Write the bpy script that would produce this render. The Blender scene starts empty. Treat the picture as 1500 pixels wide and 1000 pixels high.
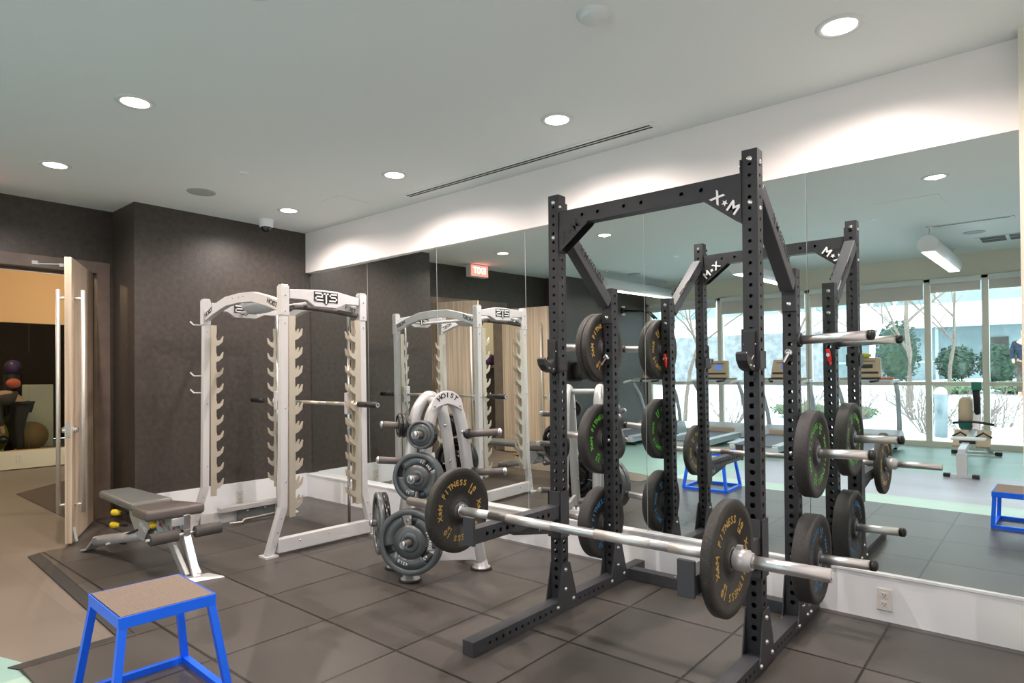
import bpy, bmesh, math, random
from mathutils import Matrix, Vector
R = math.radians
random.seed(7)
S = bpy.context.scene
COL = S.collection

# ------------------------------------------------------------------ camera, sky, exposure
cam_d = bpy.data.cameras.new('camera'); cam = bpy.data.objects.new('camera', cam_d); COL.objects.link(cam)
F_PX, YAW, PITCH, ROLL = 913.77, 0.7002, 0.0078, -0.0074
cam_d.sensor_width = 36.0; cam_d.lens = 36.0 * F_PX / 1500.0
cam_d.shift_y = 41.54 / 1500.0; cam_d.clip_start = 0.05; cam_d.clip_end = 300
fw = Vector((-math.sin(YAW) * math.cos(PITCH), math.cos(YAW) * math.cos(PITCH), math.sin(PITCH)))
rt = Vector((math.cos(YAW), math.sin(YAW), 0)); up = rt.cross(fw)
r2 = rt * math.cos(ROLL) + up * math.sin(ROLL); u2 = -rt * math.sin(ROLL) + up * math.cos(ROLL)
cam.matrix_world = Matrix(((r2.x, u2.x, -fw.x, 6.2699), (r2.y, u2.y, -fw.y, -3.8586), (r2.z, u2.z, -fw.z, 1.34), (0, 0, 0, 1)))
S.camera = cam

W = bpy.data.worlds.new('overcast_sky'); S.world = W; W.use_nodes = True
_bg = W.node_tree.nodes['Background']; _bg.inputs[0].default_value = (0.86, 0.95, 1.0, 1); _bg.inputs[1].default_value = 5.0

S.view_settings.view_transform = 'Standard'; S.view_settings.look = 'None'
S.view_settings.gamma = 1.0; S.view_settings.use_curve_mapping = False
S.view_settings.exposure = 0.15
S.cycles.use_denoising = True
S.cycles.max_bounces = 10; S.cycles.diffuse_bounces = 5; S.cycles.glossy_bounces = 6; S.cycles.transmission_bounces = 6
S.cycles.transparent_max_bounces = 12; S.cycles.sample_clamp_indirect = 6.0
SPOT_W, SPOT_COL = 98.0, (1.0, 0.86, 0.80)
LENS_E, TUBE_E = 14.0, 9.0

H, MT, MB_Z = 2.94, 2.4968, 0.2538          # ceiling, mirror top, mirror bottom

# ------------------------------------------------------------------ materials
MATS = {}
def mat(name, col, rough=0.5, metal=0.0, noise=None, bump=0.0, bscale=200.0, emit=None, coat=0.0, spec=0.5):
    m = bpy.data.materials.new(name); m.use_nodes = True; MATS[name] = m
    nt = m.node_tree; b = nt.nodes['Principled BSDF']
    b.inputs['Base Color'].default_value = (*col, 1); b.inputs['Roughness'].default_value = rough
    b.inputs['Metallic'].default_value = metal; b.inputs['Specular IOR Level'].default_value = spec
    b.inputs['Coat Weight'].default_value = coat
    if emit: b.inputs['Emission Color'].default_value = (*emit[0], 1); b.inputs['Emission Strength'].default_value = emit[1]
    tc = nt.nodes.new('ShaderNodeTexCoord')
    if noise:
        n = nt.nodes.new('ShaderNodeTexNoise'); n.inputs['Scale'].default_value = noise[0]; n.inputs['Detail'].default_value = 6
        rmp = nt.nodes.new('ShaderNodeValToRGB'); k = noise[1]
        rmp.color_ramp.elements[0].color = (*[max(0, c * (1 - k)) for c in col], 1); rmp.color_ramp.elements[1].color = (*[min(1, c * (1 + k)) for c in col], 1)
        rmp.color_ramp.elements[0].position = 0.3; rmp.color_ramp.elements[1].position = 0.7
        nt.links.new(tc.outputs['Object'], n.inputs['Vector']); nt.links.new(n.outputs['Fac'], rmp.inputs[0]); nt.links.new(rmp.outputs[0], b.inputs['Base Color'])
    if bump:
        n2 = nt.nodes.new('ShaderNodeTexNoise'); n2.inputs['Scale'].default_value = bscale; n2.inputs['Detail'].default_value = 4
        bp = nt.nodes.new('ShaderNodeBump'); bp.inputs['Strength'].default_value = bump; bp.inputs['Distance'].default_value = 0.004
        nt.links.new(tc.outputs['Object'], n2.inputs['Vector']); nt.links.new(n2.outputs['Fac'], bp.inputs['Height']); nt.links.new(bp.outputs[0], b.inputs['Normal'])
    return m

mat('ceiling_paint', (0.74, 0.80, 0.79), 0.9)
mat('white_wall_paint', (0.88, 0.84, 0.82), 0.42, bump=0.25, bscale=60)
mat('white_trim', (0.80, 0.83, 0.86), 0.35)
mat('dark_wall_paint', (0.054, 0.046, 0.040), 0.40, noise=(22, 0.22), bump=0.35, bscale=70)
mat('wood_frame', (0.155, 0.12, 0.10), 0.45, noise=(6, 0.2))
mat('pale_laminate', (0.62, 0.50, 0.38), 0.4)
mat('mirror_glass', (0.85, 0.90, 0.88), 0.0, 1.0)
mat('steel', (0.72, 0.72, 0.73), 0.34, 1.0)
mat('satin_steel', (0.80, 0.80, 0.78), 0.42, 0.8)
mat('speaker_grey', (0.36, 0.40, 0.40), 0.7)
mat('chrome', (0.85, 0.85, 0.86), 0.12, 1.0)
mat('black_powdercoat', (0.020, 0.021, 0.025), 0.46, bump=0.12, bscale=900)
mat('charcoal_powdercoat', (0.045, 0.048, 0.055), 0.48, bump=0.12, bscale=900)
mat('black_rubber', (0.030, 0.030, 0.030), 0.62, noise=(160, 0.35), bump=0.2, bscale=300)
mat('black_plastic', (0.018, 0.018, 0.02), 0.4)
mat('silver_paint', (0.60, 0.60, 0.61), 0.32, 0.45)
mat('white_powdercoat', (0.58, 0.58, 0.595), 0.35)
mat('zinc_plate', (0.62, 0.57, 0.48), 0.4, 0.55)
mat('iron_grey', (0.13, 0.145, 0.155), 0.36, 0.35)
mat('gloss_black', (0.015, 0.015, 0.016), 0.18, coat=0.5)
mat('gold_print', (0.50, 0.33, 0.08), 0.5)
mat('green_print', (0.10, 0.50, 0.03), 0.5)
mat('blue_print', (0.05, 0.22, 0.42), 0.5)
mat('white_print', (0.85, 0.85, 0.85), 0.5)
mat('black_print', (0.012, 0.012, 0.013), 0.5)
mat('blue_paint', (0.006, 0.14, 0.95), 0.35)
mat('navy_paint', (0.006, 0.03, 0.34), 0.35)
mat('step_rubber', (0.20, 0.155, 0.125), 0.8, noise=(220, 0.3), bump=0.4, bscale=400)
mat('grey_vinyl', (0.14, 0.15, 0.145), 0.33, bump=0.15, bscale=500)
mat('lit_seat_horn_brown', (0.12, 0.105, 0.10), 0.33, bump=0.15, bscale=500)  # grey seat vinyl, the light's brown tint put in its colour; also on plate horns
mat('foam_grip', (0.075, 0.068, 0.065), 0.7)
mat('yellow_plastic', (0.85, 0.58, 0.02), 0.35)
mat('red_plastic', (0.75, 0.02, 0.02), 0.35)
mat('outlet_plastic', (0.70, 0.68, 0.65), 0.4)
mat('tan_wall', (0.56, 0.36, 0.18), 0.8)
mat('cream_wall', (0.74, 0.71, 0.60), 0.8)
mat('window_frame_paint', (0.66, 0.64, 0.56), 0.45)
mat('shade_fabric', (0.60, 0.58, 0.54), 0.9, noise=(200, 0.06))
mat('lens', (0.9, 0.9, 0.9), 0.4, emit=((1.0, 0.93, 0.90), LENS_E))
mat('lens_warm', (0.9, 0.9, 0.9), 0.4, emit=((1.0, 0.78, 0.50), LENS_E))
mat('tube_lens', (0.9, 0.9, 0.9), 0.4, emit=((1.0, 0.90, 0.80), TUBE_E))
mat('exit_red', (0.8, 0.1, 0.08), 0.4, emit=((1.0, 0.12, 0.08), 3.5))
mat('exit_letters', (0.9, 0.9, 0.9), 0.4, emit=((1.0, 0.75, 0.7), 2.5))
mat('lcd', (0.05, 0.10, 0.30), 0.2, emit=((0.10, 0.22, 0.75), 0.7))
mat('console_tan', (0.50, 0.40, 0.28), 0.4)
mat('treadmill_grey', (0.55, 0.60, 0.66), 0.4, 0.2)
mat('belt', (0.13, 0.15, 0.20), 0.6)
mat('orange_plastic', (0.8, 0.18, 0.04), 0.4)
mat('lime_plastic', (0.55, 0.55, 0.05), 0.4)
mat('green_cage', (0.02, 0.16, 0.12), 0.4)
mat('snow', (0.88, 0.90, 0.92), 0.8, noise=(0.8, 0.06), bump=0.6, bscale=3)
mat('bark', (0.20, 0.16, 0.135), 0.9, noise=(25, 0.3))
mat('birch', (0.62, 0.57, 0.52), 0.8, noise=(14, 0.3))
mat('twig', (0.24, 0.19, 0.165), 0.9)
mat('evergreen', (0.038, 0.070, 0.046), 0.9, noise=(9, 0.5))
mat('ground_ivy', (0.12, 0.19, 0.10), 0.9, noise=(9, 0.5))
mat('canopy_white', (0.85, 0.86, 0.87), 0.7)
mat('facade_glass', (0.22, 0.29, 0.31), 0.35, noise=(0.7, 0.3), spec=0.4)
mat('facade_mullion', (0.46, 0.52, 0.54), 0.5)
mat('stone_wall', (0.24, 0.26, 0.28), 0.9, noise=(4, 0.35), bump=0.6, bscale=6)
mat('bollard_metal', (0.22, 0.28, 0.31), 0.4, 0.3)
mat('skin', (0.55, 0.33, 0.22), 0.5)
mat('dark_cloth', (0.035, 0.03, 0.03), 0.9)
mat('brown_cloth', (0.06, 0.045, 0.037), 0.9)
mat('blue_cloth', (0.006, 0.014, 0.035), 0.8)
mat('coral_cloth', (0.75, 0.15, 0.08), 0.8)
mat('purple_rubber', (0.09, 0.045, 0.14), 0.35)
mat('olive_rubber', (0.30, 0.26, 0.04), 0.35)
mat('sand_rubber', (0.36, 0.22, 0.09), 0.4)
mat('cream_board', (0.75, 0.68, 0.52), 0.5)
mat('mat_pile', (0.075, 0.055, 0.043), 0.95, noise=(120, 0.3))
mat('taupe_vinyl', (0.22, 0.165, 0.125), 0.5, noise=(3, 0.10))
mat('vent_dark', (0.04, 0.045, 0.045), 0.7)
mat('vent_white', (0.66, 0.71, 0.70), 0.6)

def speckle():
    m = mat('speckled_rubber', (0.030, 0.029, 0.027), 0.6, bump=0.2, bscale=300); nt = m.node_tree; b = nt.nodes['Principled BSDF']
    tc = nt.nodes.new('ShaderNodeTexCoord'); n = nt.nodes.new('ShaderNodeTexVoronoi'); n.inputs['Scale'].default_value = 130
    r = nt.nodes.new('ShaderNodeValToRGB'); r.color_ramp.interpolation = 'CONSTANT'; r.color_ramp.elements[0].color = (0.16, 0.13, 0.09, 1); r.color_ramp.elements[1].position = 0.17; r.color_ramp.elements[1].color = (0.030, 0.029, 0.027, 1)
    nt.links.new(tc.outputs['Object'], n.inputs['Vector']); nt.links.new(n.outputs['Distance'], r.inputs[0]); nt.links.new(r.outputs[0], b.inputs['Base Color'])
speckle()
def glass_mat(name='window_glass', ior=1.5):
    m = bpy.data.materials.new(name); m.use_nodes = True; MATS[name] = m
    nt = m.node_tree; nt.nodes.remove(nt.nodes['Principled BSDF']); o = nt.nodes['Material Output']
    t = nt.nodes.new('ShaderNodeBsdfTransparent'); t.inputs[0].default_value = (0.93, 0.97, 0.97, 1)
    g = nt.nodes.new('ShaderNodeBsdfGlossy'); g.inputs['Roughness'].default_value = 0.0
    fr = nt.nodes.new('ShaderNodeFresnel'); fr.inputs[0].default_value = ior
    mx = nt.nodes.new('ShaderNodeMixShader')
    nt.links.new(fr.outputs[0], mx.inputs[0]); nt.links.new(t.outputs[0], mx.inputs[1]); nt.links.new(g.outputs[0], mx.inputs[2]); nt.links.new(mx.outputs[0], o.inputs[0])
glass_mat(); glass_mat('partition_glass', 1.12)
mat('studio_wall', (0.055, 0.028, 0.014), 0.7)

def tile_mat(name, col, gap, sx, sy, ox, oy, gw, rough, vary, band=None):
    """tiles laid on the object's own x / y, with dark joints and slight tile to tile variation"""
    m = bpy.data.materials.new(name); m.use_nodes = True; MATS[name] = m
    nt = m.node_tree; N = nt.nodes.new; L = nt.links.new; b = nt.nodes['Principled BSDF']; b.inputs['Roughness'].default_value = rough
    tc = N('ShaderNodeTexCoord'); sp = N('ShaderNodeSeparateXYZ'); L(tc.outputs['Object'], sp.inputs[0])
    def M(op, a, c=None):
        n = N('ShaderNodeMath'); n.operation = op
        for i, q in enumerate((a, c)):
            if q is None: continue
            if isinstance(q, (int, float)): n.inputs[i].default_value = q
            else: L(q, n.inputs[i])
        return n.outputs[0]
    ux = M('DIVIDE', M('SUBTRACT', sp.outputs[0], ox), sx); uy = M('DIVIDE', M('SUBTRACT', sp.outputs[1], oy), sy)
    ix, iy = M('FLOOR', ux), M('FLOOR', uy)
    dx = M('MULTIPLY', M('ABSOLUTE', M('SUBTRACT', ux, M('ROUND', ux))), sx); dy = M('MULTIPLY', M('ABSOLUTE', M('SUBTRACT', uy, M('ROUND', uy))), sy)
    jx = M('LESS_THAN', dx, gw * 0.8); jy = M('LESS_THAN', dy, gw)
    j = M('MAXIMUM', jx, jy)
    cv = N('ShaderNodeCombineXYZ'); L(ix, cv.inputs[0]); L(iy, cv.inputs[1])
    wn = N('ShaderNodeTexWhiteNoise'); wn.noise_dimensions = '2D'; L(cv.outputs[0], wn.inputs['Vector'])
    ns = N('ShaderNodeTexNoise'); ns.inputs['Scale'].default_value = 2.2; ns.inputs['Detail'].default_value = 8; L(tc.outputs['Object'], ns.inputs['Vector'])
    nf = N('ShaderNodeTexNoise'); nf.inputs['Scale'].default_value = 260; L(tc.outputs['Object'], nf.inputs['Vector'])
    k = M('ADD', M('ADD', M('MULTIPLY', M('SUBTRACT', wn.outputs[0], 0.5), vary), M('MULTIPLY', M('SUBTRACT', ns.outputs['Fac'], 0.5), vary * 2.2)), M('MULTIPLY', M('SUBTRACT', nf.outputs['Fac'], 0.5), 0.5))
    k = M('ADD', k, 1.0)
    mc = N('ShaderNodeMix'); mc.data_type = 'RGBA'; mc.blend_type = 'MULTIPLY'; mc.inputs[0].default_value = 1
    mc.inputs[6].default_value = (*col, 1)
    cc = N('ShaderNodeCombineColor'); [L(k, cc.inputs[i]) for i in range(3)]; L(cc.outputs[0], mc.inputs[7])
    mj = N('ShaderNodeMix'); mj.data_type = 'RGBA'; L(j, mj.inputs[0]); L(mc.outputs[2], mj.inputs[6]); mj.inputs[7].default_value = (*gap, 1)
    L(mj.outputs[2], b.inputs['Base Color'])
    bp = N('ShaderNodeBump'); bp.inputs['Strength'].default_value = 0.5; bp.inputs['Distance'].default_value = 0.004
    L(M('SUBTRACT', M('MULTIPLY', nf.outputs['Fac'], 0.15), j), bp.inputs['Height']); L(bp.outputs[0], b.inputs['Normal'])
    return m
tile_mat('rubber_tiles', (0.074, 0.067, 0.061), (0.014, 0.012, 0.010), 0.5975, 0.612, 4.459, -0.672, 0.0078, 0.37, 0.26)
tile_mat('teal_planks', (0.30, 0.50, 0.46), (0.24, 0.42, 0.40), 1.8, 0.19, 0.3, 0.0, 0.0015, 0.35, 0.10)
tile_mat('lavender_planks', (0.40, 0.43, 0.52), (0.33, 0.37, 0.46), 1.8, 0.19, 0.9, 0.05, 0.0015, 0.35, 0.10)
tile_mat('pale_green_planks', (0.42, 0.60, 0.52), (0.34, 0.50, 0.44), 1.8, 0.19, 0.9, 0.0, 0.0015, 0.35, 0.08)
tile_mat('taupe_floor', (0.195, 0.163, 0.138), (0.17, 0.14, 0.12), 0.92, 0.92, 0.2, -2.75, 0.0015, 0.45, 0.12)

def laminate():
    m = MATS['pale_laminate']; nt = m.node_tree; b = nt.nodes['Principled BSDF']
    tc = nt.nodes.new('ShaderNodeTexCoord'); mp = nt.nodes.new('ShaderNodeMapping'); mp.inputs['Scale'].default_value = (38, 38, 0.7)
    n = nt.nodes.new('ShaderNodeTexNoise'); n.inputs['Scale'].default_value = 1.0; n.inputs['Detail'].default_value = 5
    r = nt.nodes.new('ShaderNodeValToRGB'); r.color_ramp.elements[0].color = (0.44, 0.34, 0.25, 1); r.color_ramp.elements[1].color = (0.70, 0.58, 0.45, 1)
    r.color_ramp.elements[0].position = 0.3; r.color_ramp.elements[1].position = 0.7
    nt.links.new(tc.outputs['Object'], mp.inputs[0]); nt.links.new(mp.outputs[0], n.inputs['Vector']); nt.links.new(n.outputs['Fac'], r.inputs[0]); nt.links.new(r.outputs[0], b.inputs['Base Color'])
laminate()

# ------------------------------------------------------------------ mesh builder
OFF = {}
class MB:
    def __init__(s): s.v = []; s.f = []; s.sm = []; s.mi = []; s.M = Matrix.Identity(4); s.k = 0
    def add(s, vs, fs, smooth=False, M=None):
        M = s.M @ M if M is not None else s.M
        o = len(s.v); s.v += [tuple(M @ Vector(q)) for q in vs]
        for f in fs: s.f.append([i + o for i in f]); s.sm.append(smooth); s.mi.append(s.k)
        return s
    def box(s, x0, x1, y0, y1, z0, z1, M=None):
        return s.add([(x0,y0,z0),(x1,y0,z0),(x1,y1,z0),(x0,y1,z0),(x0,y0,z1),(x1,y0,z1),(x1,y1,z1),(x0,y1,z1)],
                     [(0,3,2,1),(4,5,6,7),(0,1,5,4),(1,2,6,5),(2,3,7,6),(3,0,4,7)], False, M)
    def sweep(s, path, sec, up=(0,0,1), smooth=False, closed=False, scale=None, cap=True):
        """2-D section carried along a path; section x = side, y = up-ish"""
        P = [Vector(q) for q in path]; n = len(P); vs = []; m = len(sec); upv = Vector(up)
        for i, q in enumerate(P):
            if closed: d = (P[(i+1) % n] - P[i-1]).normalized(); k = 1.0
            else:
                a = (P[i] - P[i-1]).normalized() if i else None; b = (P[i+1] - P[i]).normalized() if i < n-1 else None
                d = (a + b).normalized() if a and b else (a or b)
                k = 1.0 / max(0.5, d.dot(a)) if a and b else 1.0
            side = d.cross(upv)
            if side.length < 1e-4: side = d.cross(Vector((1, 0, 0)))
            side.normalize(); u = side.cross(d).normalized()
            sc = scale[i] if scale else 1.0
            for (x, y) in sec:
                vs.append(q + side * x * sc + u * y * sc * k if not smooth else q + side * x * sc + u * y * sc)
        fs = []
        for i in range(n if closed else n - 1):
            for j in range(m):
                a, b = i*m + j, i*m + (j+1) % m; c, d2 = ((i+1) % n)*m + (j+1) % m, ((i+1) % n)*m + j
                fs.append((a, b, c, d2))
        s.add(vs, fs, smooth)
        if cap and not closed: s.add(vs[:m], [tuple(range(m))[::-1]]); s.add(vs[-m:], [tuple(range(m))])
        return s
    def tube(s, path, r, n=12, **k):
        sc = None
        if isinstance(r, (list, tuple)): sc, r = list(r), 1.0
        sec = [(r*math.cos(2*math.pi*i/n), r*math.sin(2*math.pi*i/n)) for i in range(n)]
        return s.sweep(path, sec, smooth=True, scale=sc, **k)
    def bar(s, p0, p1, w, h, up=(0,0,1)):
        return s.sweep([p0, p1], [(-w/2,-h/2),(w/2,-h/2),(w/2,h/2),(-w/2,h/2)], up)
    def cyl(s, p0, p1, r, n=16): return s.tube([p0, p1], r, n)
    def lathe(s, prof, M, n=32, a0=0.0, a1=2*math.pi, smooth=True):
        """profile [(r, z)] turned about local z"""
        full = abs(a1 - a0 - 2*math.pi) < 1e-6; k = n if full else n + 1; m = len(prof); vs = []
        for i in range(k):
            a = a0 + (a1 - a0) * i / n
            vs += [(r*math.cos(a), r*math.sin(a), z) for r, z in prof]
        fs = []
        for i in range(n):
            for j in range(m - 1):
                a, b = i*m + j, ((i+1) % k)*m + j
                fs.append((a, b, b+1, a+1))
        return s.add(vs, fs, smooth, M)
    def prism(s, poly, h, M, both=True):
        n = len(poly); vs = [(x, y, 0) for x, y in poly] + [(x, y, h) for x, y in poly]
        fs = [tuple(range(n))[::-1], tuple(range(n, 2*n))] + [(i, (i+1) % n, n + (i+1) % n, n + i) for i in range(n)]
        return s.add(vs, fs, False, M)
    def sphere(s, c, r, n=16, sc=(1,1,1)):
        prof = [(r*math.sin(math.pi*i/n), -r*math.cos(math.pi*i/n)) for i in range(n+1)]
        return s.lathe(prof, Matrix.Translation(c) @ Matrix.Diagonal((*sc, 1)), n=2*n)
    def holed(s, p0, p1, w, h, up, faces):
        """square tube with round holes right through: faces = [('side'|'up', [(pos, radius)...])]"""
        a, b = Vector(p0), Vector(p1); d = (b - a).normalized(); Ln = (b - a).length
        sd = d.cross(Vector(up)).normalized(); u = sd.cross(d).normalized()
        fc = dict(faces)
        for key, nrm, half, tan, th in (('side', sd, w/2, u, h/2), ('side', -sd, w/2, u, h/2), ('up', u, h/2, sd, w/2), ('up', -u, h/2, sd, w/2)):
            hs = sorted(fc.get(key, [])); edges = [0.0]
            for (t0, _), (t1, _) in zip(hs, hs[1:]): edges.append((t0 + t1) / 2)
            if hs:
                c0 = max(0.0, hs[0][0] - 0.025); c1 = min(Ln, hs[-1][0] + 0.025)
                edges = [c0] + edges[1:] + [c1]
            def pt(t, x): return a + d*t + nrm*half + tan*x
            def quad(t0, t1):
                if t1 - t0 > 1e-4: s.add([pt(t0,-th), pt(t1,-th), pt(t1,th), pt(t0,th)], [(0,1,2,3)])
            if not hs: quad(0, Ln); continue
            quad(0, edges[0]); quad(edges[-1], Ln)
            for i, (t, r) in enumerate(hs):
                e0, e1 = edges[i], edges[i+1]; ring = []; out = []
                an = sorted([2*math.pi*(q + 0.5)/12 for q in range(12)] + [math.atan2(cy, cx) % (2*math.pi) for cx in (e0 - t, e1 - t) for cy in (-th, th)])
                for q in an:
                    cx, cy = math.cos(q), math.sin(q); ring.append(pt(t + r*cx, r*cy))
                    k = min(((e1 - t) if cx > 0 else (t - e0)) / max(1e-6, abs(cx)), th / max(1e-6, abs(cy))); out.append(pt(t + k*cx, k*cy))
                K = len(an); inn = [q - nrm*0.004 for q in ring]
                s.add(out + ring + inn, [(q, (q+1) % K, K + (q+1) % K, K + q) for q in range(K)] + [(K + q, K + (q+1) % K, 2*K + (q+1) % K, 2*K + q) for q in range(K)])
        for t in (0.0, Ln):
            s.add([a + d*t + sd*x*w/2 + u*y*h/2 for x, y in ((-1,-1),(1,-1),(1,1),(-1,1))], [(0,1,2,3)])
        return s
    def text(s, body, size, M, ext=0.0012):
        vs, fs = text_geo(body, size, ext)
        return s.add(vs, fs, False, M)
    def build(s, name, mats, parent=None, bevel=0.0, label=None):
        me = bpy.data.meshes.new(name)
        off = OFF.get(parent.name, Vector((0,0,0))) if parent else Vector((0,0,0))
        me.from_pydata([tuple(Vector(q) - off) for q in s.v], [], s.f)
        for mm in (mats if isinstance(mats, (list, tuple)) else [mats]): me.materials.append(MATS[mm])
        me.polygons.foreach_set('use_smooth', s.sm); me.polygons.foreach_set('material_index', s.mi)
        bm = bmesh.new(); bm.from_mesh(me); bmesh.ops.remove_doubles(bm, verts=bm.verts, dist=1e-5); bmesh.ops.recalc_face_normals(bm, faces=bm.faces); bm.to_mesh(me); bm.free()
        me.update()
        o = bpy.data.objects.new(name, me); COL.objects.link(o)
        if parent: o.parent = parent
        OFF[o.name] = off
        if bevel:
            b = o.modifiers.new('edge', 'BEVEL'); b.width = bevel; b.segments = 2; b.limit_method = 'ANGLE'; b.angle_limit = R(40)
        if label: o['label'] = label
        return o
_txt = {}
def text_geo(body, size, ext):
    key = (body, size, ext)
    if key not in _txt:
        c = bpy.data.curves.new('lettering', 'FONT'); c.body = body; c.size = size; c.extrude = ext; c.align_x = 'CENTER'; c.align_y = 'CENTER'; c.resolution_u = 3; c.offset = size * 0.022
        o = bpy.data.objects.new('lettering', c); COL.objects.link(o)
        dg = bpy.context.evaluated_depsgraph_get(); me = bpy.data.meshes.new_from_object(o.evaluated_get(dg))
        _txt[key] = ([tuple(v.co) for v in me.vertices], [tuple(p.vertices) for p in me.polygons])
        bpy.data.objects.remove(o); bpy.data.curves.remove(c); bpy.data.meshes.remove(me)
    return _txt[key]

def frame(o, x, y, z=None):
    """4x4 with origin o, local x and y axes given"""
    x = Vector(x).normalized(); y = Vector(y); y = (y - x * y.dot(x)).normalized(); z = x.cross(y)
    return Matrix(((x.x, y.x, z.x, o[0]), (x.y, y.y, z.y, o[1]), (x.z, y.z, z.z, o[2]), (0,0,0,1)))
def tag(o, label, cat, group=None):
    o['label'] = label; o['category'] = cat
    if group: o['group'] = group
    return o
def thing(name, label, cat, loc=(0,0,0), group=None):
    o = bpy.data.objects.new(name, None); COL.objects.link(o); o.location = loc; o.empty_display_size = 0.1
    OFF[o.name] = Vector(loc)
    return tag(o, label, cat, group)
def struct(name, mb, m, bevel=0.0, parent=None):
    o = mb.build(name, m, parent, bevel)
    if not parent: o['kind'] = 'structure'
    return o
def kids(o): return [c for c in COL.objects if c.parent == o]
def copy_thing(root, delta, label=None, rz=0.0, group=None):
    r = root.copy(); COL.objects.link(r); r.location = root.location + Vector(delta); r.rotation_euler.z += rz
    if label: r['label'] = label
    if group: r['group'] = group
    for ch in list(root.children):
        c = ch.copy(); COL.objects.link(c); c.parent = r
        for g in list(ch.children):
            d = g.copy(); COL.objects.link(d); d.parent = c
    return r
_bolt = None
def bolt(parent, pos, nrm, r=0.011, m='chrome', name='bolt'):
    global _bolt
    nrm = Vector(nrm).normalized()
    if _bolt is None:
        b = MB(); b.lathe([(0.0, 0.75), (0.45, 0.68), (0.8, 0.45), (1.0, 0.0)], Matrix.Identity(4), n=12); _bolt = b.build('bolt', m); me = _bolt.data; bpy.data.objects.remove(_bolt); _bolt = me
    o = bpy.data.objects.new(name, _bolt); COL.objects.link(o); o.parent = parent
    o.location = Vector(pos) - OFF[parent.name]; o.rotation_mode = 'QUATERNION'; o.rotation_quaternion = nrm.to_track_quat('Z', 'Y'); o.scale = (r, r, r)
    return o

# ================================================================== THE ROOM
YW, XL, XR = -7.77, -0.14, 6.70            # window wall, far left wall, right wall
m = MB()                                    # rubber tile floor, its edge a little out of square
m.prism([(-0.70, 0.3), (6.9, 0.3), (6.9, -3.02), (5.6, -3.03), (2.66, -3.12), (2.64, -2.63), (0.38, -2.53), (0.36, -2.30), (-0.70, -1.95)][::-1], 0.012, Matrix.Translation((0, 0, -0.012)))
struct('floor_rubber', m, 'rubber_tiles')
m = MB(); m.prism([(0.38, -2.53), (2.64, -2.63), (2.66, -3.12), (2.59, -3.15), (2.58, -2.70), (0.42, -2.61)], 0.009, Matrix.Translation((0, 0, -0.012)))
struct('trim_1', m, 'black_rubber')         # bevelled border strip of the rubber floor
m = MB(); m.box(-5.6, 6.9, -5.0, 0.3, -0.03, -0.012); struct('floor_taupe', m, 'taupe_floor')
m = MB(); m.prism([(2.42, -3.14), (2.66, -3.06), (6.9, -2.9), (6.9, -7.9), (-0.3, -7.9), (-0.3, -3.9)][::-1], 0.006, Matrix.Translation((0, 0, -0.014)))
struct('floor_teal', m, 'teal_planks')
m = MB(); m.box(3.25, 6.9, -5.15, -3.5, -0.012, -0.007); struct('floor_lavender', m, 'lavender_planks')
m = MB(); m.box(2.75, 6.9, -3.5, -3.04, -0.012, -0.007); struct('floor_pale_green', m, 'pale_green_planks')
m = MB(); m.box(-0.9, 7.0, -8.05, 0.4, H, H + 0.12); struct('ceiling', m, 'ceiling_paint')

m = MB(); m.box(-0.8, 7.0, 0.10, 0.40, 0.0, H); m.box(0.0, 6.9, 0.0, 0.12, MT, H); struct('wall_mirror', m, 'white_wall_paint')
m = MB(); m.box(0.0, 6.70, 0.0, 0.11, 0.0, MB_Z - 0.012); m.box(0.0, 6.70, -0.006, 0.11, MB_Z - 0.012, MB_Z); struct('baseboard_mirror', m, 'white_trim')
m = MB(); m.box(-0.62, 0.0, -1.735, 0.12, 0.0, H); struct('wall_left', m, 'dark_wall_paint')
m = MB(); m.box(0.0, 0.014, -1.735, 0.0, 0.0, 0.26); struct('baseboard_left', m, 'white_trim')
DY0, DY1, DZ = -1.87, -3.78, 2.33           # door opening
m = MB(); m.box(-0.74, -0.56, -4.93, DY1 - 0.11, 0, H); m.box(-0.74, -0.56, DY0 + 0.11, -1.70, 0, H); m.box(-0.74, -0.56, DY1 - 0.11, DY0 + 0.11, DZ + 0.11, H)
struct('wall_recess', m, 'dark_wall_paint')
m = MB(); m.box(-0.77, -0.545, DY1 - 0.11, DY1, 0, DZ + 0.11); m.box(-0.77, -0.545, DY0, DY0 + 0.11, 0, DZ + 0.11); m.box(-0.77, -0.545, DY1, DY0, DZ, DZ + 0.11)
m.box(-0.70, -0.66, DY1, DY0, DZ - 0.02, DZ); m.box(-0.70, -0.66, DY0 - 0.02, DY0, 0, DZ)
struct('trim_2', m, 'wood_frame', 0.004)    # door frame
m = MB(); m.box(-0.74, XL, -8.05, -4.93, 0, H); struct('wall_far', m, 'dark_wall_paint')
m = MB(); m.box(XR, 7.0, -8.05, 0.12, 0, H); struct('wall_right', m, 'white_wall_paint')
m = MB(); m.box(6.215, 6.72, -0.10, 0.0, 0, H); struct('wall_pilaster', m, 'cream_wall')
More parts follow.
